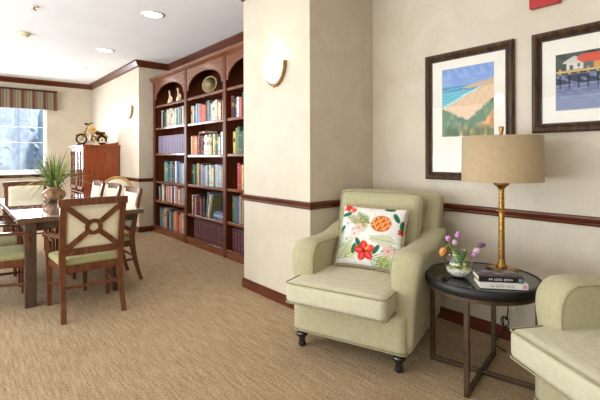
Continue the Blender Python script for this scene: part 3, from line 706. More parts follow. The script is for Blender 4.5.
# ------------------------------------------------------------------ armchairs
def pipe_rect(mb, cx, cy, z, hx, hy, r, rad=.0045, bow=0):
    pts = []
    for (sx, sy, a0) in ((1, 1, 0), (-1, 1, 90), (-1, -1, 180), (1, -1, 270)):
        for k in range(5):
            a = R(a0+k*22.5); pts.append((cx+sx*(hx-r)+r*math.cos(a), cy+sy*(hy-r)+r*math.sin(a), z))
    mb.tube(pts, rad, 6, close=True)
def make_armchair():
    t = thing('armchair', 'x', 'armchair', (0, 0, 0), 0, 'sage roll-arm armchairs')
    # base body
    mb = MB()
    mb.rbox((.008, .33, .235), (.77, .74, .24), .03, (.0, .004, 0), 12); mb.build('seat_base', 'sage', t)
    mb = MB(); pipe_rect(mb, .008, .33, .125, .386, .372, .03, .005); mb.build('base_piping', 'piping', t)
    # arms: boxed band wrapping the front and top, flaring outward at the top
    for s in (-1, 1):
        core = spline([(.0, .13, 0), (-.003, .30, 0), (-.008, .46, 0), (-.012, .56, 0), (.006, .640, 0), (.06, .692, 0), (.14, .700, 0), (.30, .692, 0), (.46, .70, 0), (.60, .735, 0), (.72, .76, 0)], 3)
        out = [(q.x, q.y) for q in core]
        poly = out+[(.72, .13)]
        def inset(poly, d):
            res = []; n_ = len(poly)
            for i in range(n_):
                p_, q_, r_ = Vector(poly[i-1]), Vector(poly[i]), Vector(poly[(i+1) % n_])
                t1, t2 = (q_-p_).normalized(), (r_-q_).normalized(); n1, n2 = Vector((t1.y, -t1.x)), Vector((t2.y, -t2.x)); nn = (n1+n2)
                nn = nn/max(.6, 1+n1.dot(n2)); res.append((q_.x+nn.x*d, q_.y+nn.y*d))
            return res
        cols = [(.262, .028), (.264, .014), (.272, .004), (.292, -.004), (.335, -.010), (.378, -.006), (.400, .004), (.410, .016), (.412, .032)]
        mb = MB(); mb.smooth = True; rings = []
        for x, d in cols:
            f = max(0, (x-.262)/.15)
            rings.append(mb.ring([(.025+s*(x+f*.028*min(1, max(0, (z-.40)/.22))-f*.018*min(1, max(0, (.42-z)/.3))), y, z) for y, z in inset(poly, d)]))
        mb.skin(rings)
        arm = mb.build('arm', 'sage', t)
        mb = MB(); line = [(.025+s*.267, y, z) for y, z in inset(poly, .012)[2:-4]]
        mb.tube(line, .0045, 6); mb.build('arm_piping', 'piping', arm)
    # seat cushion
    mb = MB(); mb.rbox((-.004, .145, .42), (.665, .69, .138), .035, (0, .008, .018), 16); cu = mb.build('seat_cushion', 'sage2', t)
    mb = MB(); pipe_rect(mb, -.004, .145, .481, .332, .344, .03); mb.build('cushion_piping', 'piping', cu)
    mb = MB(); pipe_rect(mb, -.004, .145, .359, .332, .344, .03); mb.build('cushion_piping', 'piping', cu)
    # back frame
    rot = Matrix.Rotation(R(-15), 3, 'X')
    def flare(w, p):
        w.x *= 1+.06*max(0, p.z); return w
    mb = MB(); mb.rbox((.02, .665, .565), (.78, .13, .90), .045, (0, .01, .01), 14, rot, flare); mb.build('back_frame', 'sage', t)
    mb = MB(); mb.rbox((.02, .55, .73), (.60, .16, .55), .05, (.0, .02, .01), 16, rot, flare); bk = mb.build('back_cushion', 'sage', t)
    mb = MB(); pts = []
    for (sx, sz, a0) in ((1, 1, 0), (-1, 1, 90), (-1, -1, 180), (1, -1, 270)):
        for k in range(5):
            a = R(a0+k*22.5); x = sx*(.30-.05)+.05*math.cos(a); zz = sz*(.27-.05)+.05*math.sin(a)
            w = rot @ Vector((x*(1+.06*max(0, zz/.27)), -.062, zz)); pts.append((w.x+.02, w.y+.55, w.z+.73))
    mb.tube(pts, .0045, 6, close=True); mb.build('cushion_piping', 'piping', bk)
    for x, y, front in ((-.335, .015, 1), (.335, .015, 1), (-.32, .62, 0), (.32, .62, 0)):
        mb = MB()
        if front: mb.lathe([(.04, .14), (.042, .128), (.042, .114), (.028, .104), (.038, .09), (.040, .076), (.027, .062), (.021, .044), (.024, .024), (.028, .012), (.02, 0)], (x, y, 0), 16)
        else: mb.bar((x, y, .14), (x, y+.05, 0), .04, .04, .004)
        mb.build('leg', 'black', t)
    return t
ac = make_armchair()
A1 = place(ac, False, (1.889, 1.80, 0), R(-71.3), 'sage green roll-arm armchair by the corner, holding the pineapple pillow')
A2 = place(ac, True, (1.95, .445, 0), R(-120.7), 'sage green roll-arm armchair at the right edge, partly cut off, with no pillow')

# throw pillow
cv = Canvas(260, 260, (226, 222, 214))
for k in range(40): cv.ell(rng.random(), rng.random(), .05, .02, rng.uniform(0, 180), (214, 206, 204), .8, .5)
G1, G2, G3, G4 = (96, 128, 58), (150, 164, 70), (38, 104, 78), (70, 110, 60)
cv.frond(.52, .68, .38, 165, (128, 132, 72), 12, .006); cv.frond(.52, .7, .3, 180, (150, 144, 84), 9, .006); cv.frond(.50, .68, .26, 140, G1, 8, .0055); cv.frond(.50, .64, .26, 195, G2, 8, .0055)
cv.frond(.93, .42, .36, 175, G2, 10, .0055); cv.frond(.95, .34, .22, 200, G4, 6, .0055)
cv.frond(.62, .04, .34, 20, G2, 9, .0065); cv.frond(.52, .16, .4, -20, G1, 9, .0065); cv.frond(.7, .02, .3, 60, G2, 8, .0065)
cv.frond(.04, .04, .4, 62, G2, 9, .0065); cv.frond(.14, .1, .34, 40, (178, 186, 70), 9, .0065); cv.frond(.02, .2, .3, 80, G1, 8, .0065)
for x, y, a in ((.10, .82, 20), (.30, .26, 80), (.36, .36, 120), (.88, .82, 120), (.97, .70, 90), (.06, .56, 60), (.64, .28, 60), (.76, .96, 0)): cv.ell(x, y, .085, .035, a, G3, .2)
for x, y, r_, c in ((.10, .94, .07, (206, 62, 50)), (.20, .90, .05, (222, 96, 80)), (.97, .60, .05, (196, 58, 52)), (.34, .60, .07, (226, 180, 172)), (.28, .50, .07, (232, 200, 190)), (.82, .28, .08, (222, 176, 170)), (.16, .40, .07, (206, 212, 196)), (.14, .66, .06, (200, 206, 196))):
    for k in range(5): cv.ell(x+r_*.6*math.cos(k*1.257), y+r_*.6*math.sin(k*1.257), r_*.55, r_*.38, k*72, c, .4, .9)
    cv.ell(x, y, r_*.25, r_*.25, 0, [q*.75 for q in c], .4)
cv.ell(.67, .70, .15, .135, 10, (200, 104, 52), .08)
for i in range(-4, 5):
    for j in range(-4, 5):
        x, y = .67+i*.036+(j % 2)*.018, .70+j*.031
        if ((x-.67)/.14)**2+((y-.70)/.12)**2 < 1: cv.ell(x, y, .013, .011, 0, [(246, 190, 96), (250, 214, 150), (196, 70, 34)][(i+2*j) % 3], .6)
for k in range(5):
    a = k*1.257+.5; cv.ell(.47+.075*math.cos(a), .24+.075*math.sin(a), .085, .06, math.degrees(a), (204, 52, 46), .2); cv.ell(.47+.08*math.cos(a), .24+.08*math.sin(a), .06, .02, math.degrees(a), (226, 96, 82), .5)
cv.ell(.47, .24, .03, .03, 0, (140, 24, 30), .4); cv.ell(.51, .29, .05, .012, 50, (236, 190, 90), .4)
pw = thing('throw_pillow', 'white throw pillow printed with a pineapple and red hibiscus on the left armchair', 'pillow')
mb = MB(); n = 110; hs = .232; bm = mb.bm
def pil(i, j, s):
    u, v = i/n*2-1, j/n*2-1
    th = .066*(max(0, (1-u*u))*max(0, (1-v*v)))**.42*s
    k = 1-.05*((1-u*u)*abs(v)**2+(1-v*v)*abs(u)**2)
    return bm.verts.new((u*hs*k, th, v*hs*k*.92))
F_ = [[pil(i, j, -1) for i in range(n+1)] for j in range(n+1)]; B_ = [[(F_[j][i] if i in (0, n) or j in (0, n) else pil(i, j, 1)) for i in range(n+1)] for j in range(n+1)]
for j in range(n):
    for i in range(n):
        for g in (F_, B_):
            f = bm.faces.new((g[j][i], g[j][i+1], g[j+1][i+1], g[j+1][i])); f.smooth = True
po = mb.build('cover', 'print', pw); cv.attr(po.data, [(.5+v.co.x/.464, .5+v.co.z/.427) for v in po.data.vertices])
mb = MB()
per = [(-1+2*k/60, -1) for k in range(60)]+[(1, -1+2*k/60) for k in range(60)]+[(1-2*k/60, 1) for k in range(60)]+[(-1, 1-2*k/60) for k in range(60)]
for u, v in per:
    k = 1-.05*((1-u*u)*abs(v)**2+(1-v*v)*abs(u)**2); d = Vector((u if abs(u) > .99 else 0, 0, v if abs(v) > .99 else 0)).normalized()
    p0 = Vector((u*hs*k, 0, v*hs*k*.92)); mb.tube([p0, p0+d*.016+Vector((random.uniform(-.004, .004), random.uniform(-.006, .006), random.uniform(-.004, .004)))], [.0034, .0026], 5)
mb.build('fringe', plain('pillow_fringe', (190, 168, 132), .95), pw)
# stands on the seat, leaning on the back cushion of the left armchair
loc = Vector((.03, .345, .715)); ca = Matrix.Translation((1.889, 1.80, 0)) @ Matrix.Rotation(R(-71.3), 4, 'Z')
pw.matrix_world = ca @ Matrix.Translation(loc) @ Matrix.Rotation(R(3), 4, 'Z') @ Matrix.Rotation(R(-23), 4, 'X') @ Matrix.Rotation(R(1), 4, 'Y')

# ------------------------------------------------------------------ side table
TX, TY, TZ, TR = 2.36, 1.16, .580, .315
st = thing('side_table', 'round black-topped side table with crossed bronze metal base between the armchairs', 'side table', (TX, TY, 0), R(12))
MB().lathe([(TR-.03, TZ-.050), (TR-.004, TZ-.050), (TR, TZ-.046), (TR, TZ-.004), (TR-.004, TZ), (TR-.022, TZ), (TR-.022, TZ-.006), (TR-.03, TZ-.006)], n=64, cap=False).build('rim', 'rim', st)
MB().lathe([(.001, TZ-.012), (TR-.0225, TZ-.012), (TR-.0225, TZ-.002), (.001, TZ-.002)], n=64, smooth=False).build('glass_top', 'blackglass', st)
mb = MB(); mb.lathe([(TR-.03, TZ-.070), (TR-.008, TZ-.070), (TR-.008, TZ-.050), (TR-.03, TZ-.050), (TR-.03, TZ-.070)], n=64, smooth=False, cap=False)
mb.build('apron_ring', 'bronze', st)
for k in range(4):
    a = k*PI/2; r_ = TR-.024
    MB().bar((r_*math.cos(a), r_*math.sin(a), 0), (r_*math.cos(a), r_*math.sin(a), TZ-.056), .026, .026, .002, up=(math.cos(a), math.sin(a), 0)).build('leg', 'bronze', st)
r_ = TR-.037
MB().bar((-r_, 0, .014), (r_, 0, .014), .024, .024, .002).build('cross_bar', 'bronze', st)
MB().bar((0, -r_, .014), (0, r_, .014), .024, .024, .002).build('cross_bar', 'bronze', st)

# lamp
lp = thing('table_lamp', 'gold hammered-stem table lamp with beige drum shade at the back of the side table', 'lamp', (2.558, 1.13, TZ+.0005), R(-35))
MB().box((0, 0, .008), (.135, .135, .016), None, .004).build('base', 'gold', lp)
mb = MB(); prof = [(.034, .016), (.026, .03), (.019, .06)]
for k in range(31):
    z = .07+k*.0145; prof.append((.0145+(.0022 if k % 2 else 0)+.003*(1-k/30), z))
mb.lathe(prof, n=14); mb.build('stem', 'gold', lp)
MB().lathe([(.012, .352), (.028, .358), (.03, .364), (.028, .370), (.012, .376)], n=20).build('collar', 'gold', lp)
MB().lathe([(.012, .49), (.03, .512), (.045, .525), (.045, .53), (.012, .535)], n=20).build('cup', 'gold', lp)
MB().lathe([(.229, .545), (.225, .818), (.2225, .818), (.2265, .545), (.229, .545)], n=56, cap=False).build('lamp_shade', 'shade', lp)
mb = MB()
for z_ in (.56, .80):
    for k in range(3): mb.tube([(.01*math.cos(k*2.09), .01*math.sin(k*2.09), z_), (.224*math.cos(k*2.09), .224*math.sin(k*2.09), z_)], .0025, 6)
mb.tube([(0, 0, .53), (0, 0, .82)], .005, 8); mb.build('shade_carrier', 'brass', lp)
MB().lathe([(.006, .815), (.009, .835), (.013, .852), (.015, .875), (.012, .878), (.001, .878)], n=12).build('finial', 'gold', lp)

# vase with tulips
vx, vy = 2.235, 1.232
vs = thing('glass_vase', 'round clear glass bowl vase with water on the side table', 'vase', (vx, vy, TZ+.0005))
mb = MB(); pr = [(.001, .002), (.035, .002), (.056, .012), (.074, .036), (.080, .064), (.076, .096), (.064, .124), (.058, .136), (.062, .148)]
mb.lathe(pr, n=32, cap=False); mb.build('bowl', M['vaseglass'], vs)
MB().lathe([(.001, .006), (.03, .007), (.048, .011), (.062, .03), (.070, .046), (.001, .046)], n=24).build('pebble_layer', plain('white_pebbles', (222, 212, 200), .7, var=.2, scale=90), vs)
def tulip(label, path, col, size, lean):
    t = thing('tulip', label, 'flower', (vx, vy, TZ), 0, 'tulips in the glass vase')
    sp = spline(path, 5); MB().tube(sp, .0028, 6).build('stem', 'leafy', t)
    tip = sp[-1]; d = (sp[-1]-sp[-3]).normalized(); q = Vector((0, 0, 1)).rotation_difference(d).to_matrix()
    for k in range(6):
        a = k*PI/3; mb = MB(); off = 1 if k % 2 else .9
        pts = [q @ Vector((math.cos(a)*r_*off, math.sin(a)*r_*off, z_)) for r_, z_ in ((.003, 0), (.013*size, .006*size), (.017*size, .02*size), (.014*size, .036*size), (.006*size, .048*size))]
        mb.leafblade([tip+p for p in pts], .013*size, (q @ Vector((math.cos(a), math.sin(a), 0))), fold=-.3); mb.build('petal', M[col], t, .0008)
M['petalp'] = plain('pink_purple_petal', (196, 140, 186), .5, var=.22, scale=60); M['petalw'] = plain('pale_pink_petal', (226, 188, 210), .5, var=.2, scale=60)
M['petalo'] = plain('orange_petal', (226, 150, 70), .5, var=.15, scale=50); M['petald'] = plain('dusky_purple_petal', (136, 84, 124), .5, var=.2, scale=60)
# image-right is (.766,-.643), image-depth is (.643,.766)
def rd(r_, dd, z_): return (.766*r_+.643*dd, -.643*r_+.766*dd, z_)
tulip('purple pink tulip at the upper left of the bunch', [rd(.01, 0, .02), rd(-.02, .01, .1), rd(-.045, .01, .17), rd(-.057, .0, .205)], 'petalp', .9, 0)
tulip('pale pink tulip standing in the middle of the bunch, lit from above', [rd(.02, .01, .02), rd(0, .01, .1), rd(-.018, 0, .16), rd(-.025, -.01, .185)], 'petalw', .85, 0)
tulip('purple tulip, the tallest of the bunch, leaning slightly right', [rd(.0, .02, .02), rd(-.015, .02, .11), rd(-.006, .02, .18), rd(.0, .02, .215)], 'petalp', .95, 0)
tulip('orange tulip drooping at the far left of the vase', [rd(.02, -.01, .02), rd(-.03, -.02, .12), rd(-.065, -.02, .185), rd(-.084, -.02, .170)], 'petalo', 1.1, 0)
tulip('pale pink tulip leaning right out of the vase', [rd(-.03, 0, .02), rd(.01, 0, .10), rd(.045, 0, .145), rd(.08, -.005, .150)], 'petalw', .95, 0)
tulip('dusky purple tulip bud reaching farthest right', [rd(-.03, .01, .02), rd(.02, .01, .12), rd(.08, .01, .165), rd(.115, .01, .175)], 'petald', .95, 0)
tulip('small pink tulip just below the one leaning right', [rd(-.02, -.02, .02), rd(.02, -.02, .09), rd(.05, -.02, .135), rd(.063, -.02, .135)], 'petalp', .8, 0)
lf = thing('tulip_leaves', 'broad green tulip leaves rising from the glass vase', 'leaves', (vx, vy, TZ))
for path, w in (([rd(.02, 0, .03), rd(-.01, -.02, .10), rd(-.035, -.02, .15), rd(-.05, -.02, .185)], .011), ([rd(.01, -.01, .04), rd(-.005, -.03, .09), rd(-.02, -.03, .14), rd(-.04, -.02, .16)], .015), ([rd(-.02, 0, .03), rd(.015, .0, .09), rd(.035, 0, .13), rd(.05, 0, .155)], .013),
                ([rd(.03, .0, .03), rd(.045, .0, .06), rd(.03, -.03, .09), rd(0, -.04, .10)], .012), ([rd(-.04, .0, .03), rd(-.05, -.02, .06), rd(-.02, -.045, .08), rd(.02, -.04, .05)], .012), ([rd(.0, -.03, .03), rd(.02, -.05, .06), rd(.045, -.03, .05)], .012)):
    MB().leafblade(spline(path, 4), w, rd(0, -1, .3)).build('leaf', 'leaf' if w > .0125 else 'leafy', lf, .0008)

# books on the side table (spine faces the camera)
def table_book(label, c, rz, L, W, Th, z, cover, spine, accent):
    t = thing('book', label, 'book', (c[0], c[1], z), rz, 'books on the side table')
    mb = MB(); k = .0025
    mb.box((0, 0, k/2), (L, W, k), None, .0008); mb.box((0, 0, Th-k/2), (L, W, k), None, .0008); mb.box((0, -W/2+k/2, Th/2), (L, k, Th))
    mb.build('cover', cover, t)
    MB().box((0, .004, Th/2), (L-.01, W-.012, Th-2*k-.0002)).build('page_block', 'paper', t)
    mb = MB(); x = -L*.28
    rnd = random.Random(int(L*1000)); 
    for i in range(15):
        w = rnd.uniform(.004, .007)
        if i in (3, 9): x += .006
        h = Th*rnd.choice((.34, .42, .42)); mb.box((x+w/2, -W/2-.0003, Th*.5), (w*.3, .0008, h)); mb.box((x+w*.5, -W/2-.0003, Th*.5+(h/2-.0009)*rnd.choice((-1, 0, 1))), (w*.8, .0008, .0017)); x += w+.0018
    mb.build('spine_lettering', spine, t)
    mb = MB(); mb.box((L*.43, -W/2-.0003, Th*.5), (L*.09, .0008, Th*.6)); mb.build('spine_emblem', accent, t)
    return t
bw = plain('white_book_jacket', (222, 216, 206), .45, var=.03); bk_ = plain('black_book_jacket', (20, 20, 24), .4, var=.1)
u = Vector((.70, -.714)); 
tb = table_book('white-jacketed book with dark spine lettering, lower of the two on the side table', (2.253, 1.006), R(-50), .235, .15, .031, TZ+.001, bw, BM['black'], BM['pink'])
tb = table_book('black-jacketed book with white spine lettering, on top of the white book', (2.251, 1.02), R(-49), .222, .14, .028, TZ+.0325, bk_, 'white', BM['slate blue'])
cv = Canvas(60, 44, (60, 66, 78)); cv.mix((cv.wob(2, 1) > 0)*.7, (150, 160, 176)); cv.mix((cv.v < .35)*.7, (44, 40, 44)); cv.mix((cv.wob(4, 3) > .3)*.8, (190, 140, 84))
mb = MB(); g = [[mb.bm.verts.new((-.109+.218*i/40, -.066+.132*j/30, .0284)) for i in range(41)] for j in range(31)]
for j in range(30):
    for i in range(40): mb.bm.faces.new((g[j][i], g[j][i+1], g[j+1][i+1], g[j+1][i]))
o = mb.build('cover_picture', 'paint', tb); cv.attr(o.data, [(.5+v.co.x/.24, .5+v.co.y/.15) for v in o.data.vertices])

# outlet and cord
s = thing('wall_outlet', 'ivory wall outlet low on the wall behind the side table', 'outlet', (XR, 1.24, .27))
MB().box((-.003, 0, 0), (.006, .072, .115), None, .002).build('cover_plate', 'ivory', s)
s = MB(); pts = [(XR-.03, 1.24, .27), (XR-.04, 1.24, .2), (XR-.035, 1.25, .15)]
for k in range(26): a = k/12*2*PI; pts.append((XR-.035-.002*math.cos(a), 1.262+.026*math.sin(a), .135+.032*math.cos(a)))
pts += [(XR-.035, 1.27, .08), (XR-.05, 1.29, .03), (XR-.09, 1.30, .006), (XR-.15, 1.28, .005), (XR-.2, 1.18, .005)]
o = s.tube(spline(pts, 3), .004, 6).build('lamp_cord', 'dark'); tag(o, 'black coiled lamp cord hanging by the baseboard behind the side table', 'cord')

# ------------------------------------------------------------------ dining set
DX0, DX1, DY0, DY1, DZ = .39, 1.43, 4.12, 6.28, .765
dt = thing('dining_table', 'long dark wood dining table with reflective glass top', 'table', ((DX0+DX1)/2, (DY0+DY1)/2, 0))
w, l = (DX1-DX0), (DY1-DY0)
MB().box((0, 0, DZ-.026), (w, l, .04), None, .004).build('tabletop', 'tabletop', dt)
MB().box((0, 0, DZ-.003), (w-.006, l-.006, .006), None, .002).build('glass_sheet', 'tableglass', dt)
mb = MB()
for s in (-1, 1): mb.box((s*(w/2-.07), 0, DZ-.078), (.025, l-.2, .065)); mb.box((0, s*(l/2-.07), DZ-.078), (w-.2, .025, .065))
mb.build('apron', 'tablewood', dt)
for sx in (-1, 1):
    for sy in (-1, 1): MB().box((-(w/2-.095) if sx < 0 else .275, sy*(l/2-.055), (DZ-.046)/2), (.085, .085, DZ-.046), None, .004).build('leg', 'tablewood', dt)

def yb(z): # line of the rear posts
    if z < .45: return .20+.09*((.45-z)/.45)**1.5
    return .20+.09*((z-.45)/.5)**1.1
def make_dining_chair():
    t = thing('dining_chair', 'x', 'chair', (0, 0, 0), 0, 'dining chairs around the table')
    for s in (-1, 1):
        mb = MB(); rings = []
        for i in range(13):
            z = .93*i/12; x = s*(.21+.012*z+ (.012 if z < .2 else 0)*(1-z/.2)); y = yb(z); a = .022 if z > .3 else .0185; bq = .017+.006*math.exp(-((z-.42)/.2)**2)
            rings.append(mb.ring([(x-a, y-bq, z), (x+a, y-bq, z), (x+a, y+bq, z), (x-a, y+bq, z)]))
        mb.skin(rings); mb.build('rear_leg', 'chairwood', t)
        mb = MB(); rings = []
        for i in range(11):
            z = .625*i/10; x = s*(.235+.03*max(0, (z-.4)/.22)); y = -.245+ (.03*max(0, (z-.4)/.22)); a = .015+.008*min(1, z/.35)
            if z > .45: a = .016
            rings.append(mb.ring([(x-a, y-a, z), (x+a, y-a, z), (x+a, y+a, z), (x-a, y+a, z)]))
        mb.skin(rings); mb.build('front_leg', 'chairwood', t)
        mb = MB(); pa = spline([(s*.222, .215, .655), (s*.25, .12, .655), (s*.272, 0, .65), (s*.278, -.12, .645), (s*.27, -.215, .632), (s*.267, -.25, .612)], 4); rings = []
        for p in pa: rings.append(mb.ring([(p.x-.02, p.y, p.z-.012), (p.x+.02, p.y, p.z-.012), (p.x+.02, p.y, p.z+.012), (p.x-.02, p.y, p.z+.012)]))
        mb.skin(rings); mb.build('armrest', 'chairwood', t)
        MB().tube(spline([(s*.232, -.24, .2), (s*.2, 0, .215), (s*.215, yb(.22), .22)], 5), .0125, 8).build('stretcher', 'chairwood', t)
    mb = MB(); pa = [(.255*(2*i/12-1), yb(.93)+.018*(1-(2*i/12-1)**2)-.004, .928+.006*(1-(2*i/12-1)**2)) for i in range(13)]
    mb.skin([mb.ring([(x, y-.016, z-.034), (x, y+.016, z-.034), (x, y+.014, z+.024), (x, y-.014, z+.024)]) for x, y, z in pa]); mb.build('crest_rail', 'chairwood', t)
    z = .525; MB().bar((-.215, yb(z), z), (.215, yb(z), z), .028, .056, .003).build('lower_back_rail', 'chairwood', t)
    # X splat with ring, flat against the padded panel
    y1, y2 = yb(.57)+.012, yb(.87)+.016; cz = .718; cy = (y1+y2)/2; sl = (y2-y1)/.3
    mb = MB()
    for sx in (-1, 1):
        for sz in (-1, 1):
            p1 = (sx*.198, cy+sl*(sz*.17), cz+sz*.17); p0 = (sx*.032, cy+sl*(sz*.026), cz+sz*.026)
            mb.bar(p0, p1, .018, .042, .002, up=(sz*-.15, 0, sx*.2))
    rg = []
    for k in range(28):
        a = k*2*PI/28; pr = []
        for rr, dy in ((.034, -.009), (.066, -.009), (.066, .009), (.034, .009)): pr.append((rr*math.cos(a), cy+sl*rr*math.sin(a)+dy, cz+rr*math.sin(a)))
        rg.append(mb.ring(pr))
    mb.skin(rg, close=True); mb.build('cross_splat', 'chairwood', t)
    rot = Matrix.Rotation(-math.atan(sl), 3, 'X')
    MB().rbox((0, cy-.024, cz+.002), (.40, .030, .355), .012, (0, .006, 0), 8, rot).build('back_panel', 'cream', t)
    mb = MB(); mb.box((0, -.245, .388), (.45, .022, .06), None, .003); mb.box((0, .2, .388), (.41, .022, .06), None, .003)
    for s in (-1, 1): mb.bar((s*.235, -.245, .388), (s*.215, .2, .388), .022, .06, .003)
    mb.build('seat_frame', 'chairwood', t)
    def taper(w, p): w.x *= 1-.045*p.y; return w
    MB().rbox((0, -.03, .437), (.475, .47, .05), .02, (0, 0, .012), 10, None, taper).build('seat', 'seatgreen', t)
    mb = MB(); mb.bar((-.21, yb(.25), .25), (.21, yb(.25), .25), .016, .022, .002)
    mb.build('rear_stretcher', 'chairwood', t)
    return t
dc = make_dining_chair()
spots = [(.85, 3.86, 180, 'cross-back dining chair seen from behind at the near end of the dining table'),
         (1.19, 4.58, -90, 'dining chair on the bookcase side of the table, nearest the camera'),
         (1.19, 5.27, -90, 'dining chair on the bookcase side of the table, the middle of three'),
         (1.19, 5.97, -90, 'dining chair on the bookcase side of the table, farthest of three'),
         (.72, 6.28, 0, 'dining chair at the window end of the table, cream back facing the camera'),
         (.24, 4.40, 90, 'dining chair at the left edge of the picture with sunlit green seat'),
         (.24, 5.12, 90, 'dining chair on the left side of the table, behind the one at the picture edge')]
for i, (x, y, a, lab) in enumerate(spots): place(dc, i > 0, (x, y, 0), R(a), lab)

# plant on the table
px, py = .875, 5.50
pl = thing('potted_plant', 'spiky green and yellow plant in a round brown pot on the dining table', 'plant', (px, py, DZ+.0005))
MB().lathe([(.05, 0), (.09, .015), (.12, .05), (.125, .08), (.11, .115), (.075, .14), (.07, .155), (.08, .17), (.07, .172), (.06, .15), (.001, .14)], n=28).build('pot', 'pot', pl)
rnd = random.Random(5); mbs = {'leafy': MB(), 'leaf': MB(), 'leafd': MB()}
for k in range(110):
    a = rnd.uniform(0, 2*PI); L = rnd.uniform(.28, .54); el = rnd.uniform(.05, 1.35); ro = rnd.uniform(0, .04)
    ce, se = math.cos(el), math.sin(el); p0 = Vector((ro*math.cos(a), ro*math.sin(a), .15)); d = Vector((math.cos(a)*ce, math.sin(a)*ce, se))
    drop = rnd.uniform(.02, .16)*ce
    pts = [p0+d*L*t_+Vector((0, 0, .07*math.sin(PI*min(1, t_*1.1))*ce-drop*t_*t_)) for t_ in (0, .25, .5, .75, 1)]
    mbs[rnd.choice(['leafy', 'leaf', 'leafd', 'leafy'])].leafblade(pts, rnd.uniform(.005, .010))
for k, mb_ in mbs.items():
    mb_.build('leaf_cluster', k, pl, .001)
# corner cabinet
CX0, CX1, CY0, CY1, CZ = 1.755, XP-.01, 8.1, 9.19, 1.50
cb = thing('curio_cabinet', 'cherry wood cabinet with arched glass doors standing against the alcove wall', 'cabinet', ((CX0+CX1)/2, (CY0+CY1)/2, 0))
w, l = CX1-CX0, CY1-CY0
mb = MB(); mb.box((0, -l/2+.012, .76), (w, .024, CZ-.06), None, .002); mb.box((0, l/2-.012, .76), (w, .024, CZ-.06)); mb.box((w/2-.008, 0, .76), (.016, l-.04, CZ-.06)); mb.box((0, 0, .07), (w, l-.04, .06)); mb.box((.01, 0, .62), (w-.03, l-.04, .03)); mb.box((.01, 0, 1.05), (w-.05, l-.05, .015)); mb.build('carcass', 'cab', cb)
MB().box((-.01, 0, .035), (w+.03, l+.03, .07), None, .006).build('plinth', 'cab', cb)
MB().box((-.012, 0, CZ-.02), (w+.035, l+.05, .035), None, .008).build('top', 'cab', cb)
MB().prism([(-.02, CZ-.003), (w/2-.02, CZ-.003), (w/2-.02, CZ+.06), (w/2-.1, CZ+.035), (.02, CZ+.012)], 'y', -l/2+.0, -l/2+.02).build('gallery', 'cab', cb)
for s in (-1, 1):
    yc = s*(l/4-.004); hw = l/4-.012
    mb = MB(); z0, z1 = .68, CZ-.05
    out = [(yc-hw, z0), (yc+hw, z0), (yc+hw, z1), (yc-hw, z1)]
    X_ = -w/2-.006
    mb.box((X_, yc-hw+.025, (z0+z1)/2), (.022, .05, z1-z0)); mb.box((X_, yc+hw-.025, (z0+z1)/2), (.022, .05, z1-z0)); mb.box((X_, yc, z0+.03), (.022, 2*hw, .06)); mb.box((X_, yc, (z0+z1)/2-.03), (.018, .022, z1-z0-.1))
    for q in (-1, 1):
        c0 = yc+q*(hw/2-.02); ww = hw/2-.03
        pts = [(c0+ww+.02, z1-.14)]+[(c0+ww*math.cos(PI*k/10), z1-.12+.075*math.sin(PI*k/10)) for k in range(11)]+[(c0-ww-.02, z1-.14)]
        mb.skin([mb.ring([(X_-.01, u_, v_), (X_+.01, u_, v_), (X_+.01, u_, z1), (X_-.01, u_, z1)]) for u_, v_ in pts])
    d = mb.build('door', 'cabfront', cb)
    MB().box((X_+.006, yc, (z0+z1)/2), (.004, 2*hw-.06, z1-z0-.06)).build('door_glass', M['glass'], d)
    MB().lathe([(.001, -.012), (.012, -.008), (.012, .008), (.001, .012)], (X_-.02, yc-s*(hw-.03), 1.02), 10).build('knob', 'brass', d)
    d = MB().box((X_, yc, .36), (.022, 2*hw, .46), None, .004).build('door', 'cabfront', cb)
    MB().box((X_-.012, yc, .36), (.012, 2*hw-.12, .34), None, .005).build('raised_panel', 'cabfront', d)
    MB().lathe([(.001, -.012), (.012, -.008), (.012, .008), (.001, .012)], (X_-.02, yc-s*(hw-.03), .5), 10).build('knob', 'brass', d)
MB().box((-w/2-.012, 0, .635), (.03, l+.02, .03), None, .006).build('waist_moulding', 'cabfront', cb)

# motorcycle sculpture on the cabinet
mc = thing('motorcycle_sculpture', 'tan and bronze model motorcycle sculpture on top of the cherry cabinet', 'sculpture', (1.96, 8.42, CZ-.0015), R(6)); mc.scale = (1.22, 1.22, 1.22)
def wheel(x, r_, mat, tire):
    wz = r_+.004
    mb = MB(); mb.tube(arc((x, 0, wz), r_-tire, 0, 2*PI*23/24, 23), tire, 8, close=True); wo = mb.build('wheel', mat, mc)
    mb = MB()
    for k in range(8): a = k*PI/4; mb.tube([(x, 0, wz), (x+(r_-tire)*math.cos(a), 0, wz+(r_-tire)*math.sin(a))], .004, 5)
    mb.tube([(x, -.02, wz), (x, .02, wz)], .014, 8); mb.build('spokes', 'brass', wo)
    return wo
wheel(-.15, .085, 'darkbronze', .014); wheel(.15, .08, 'darkbronze', .02)
mb = MB()
for s in (-.018, .011): mb.tube(spline([(-.15, s, .09), (-.10, s, .20), (-.055, s, .30)], 4), .007, 6)
mb.build('front_fork', 'brass', mc)
MB().tube(spline([(-.02, -.09, .335), (-.04, -.05, .33), (-.055, 0, .31), (-.04, .05, .33), (-.02, .09, .335)], 4), .009, 6).build('handlebar', 'darkbronze', mc)
MB().tube(spline([(-.065, 0, .285), (-.03, 0, .27), (.02, 0, .235), (.06, 0, .2)], 4), [.03, .036, .042, .045, .048, .05, .05, .048, .045, .04, .034, .028, .02], 12).build('fuel_tank', 'tan', mc)
MB().tube(spline([(.04, 0, .225), (.08, 0, .19), (.14, 0, .185), (.2, 0, .2)], 4), [.015, .022, .028, .032, .034, .034, .032, .03, .028, .026, .022, .016, .01], 10).build('saddle', 'darkbronze', mc)
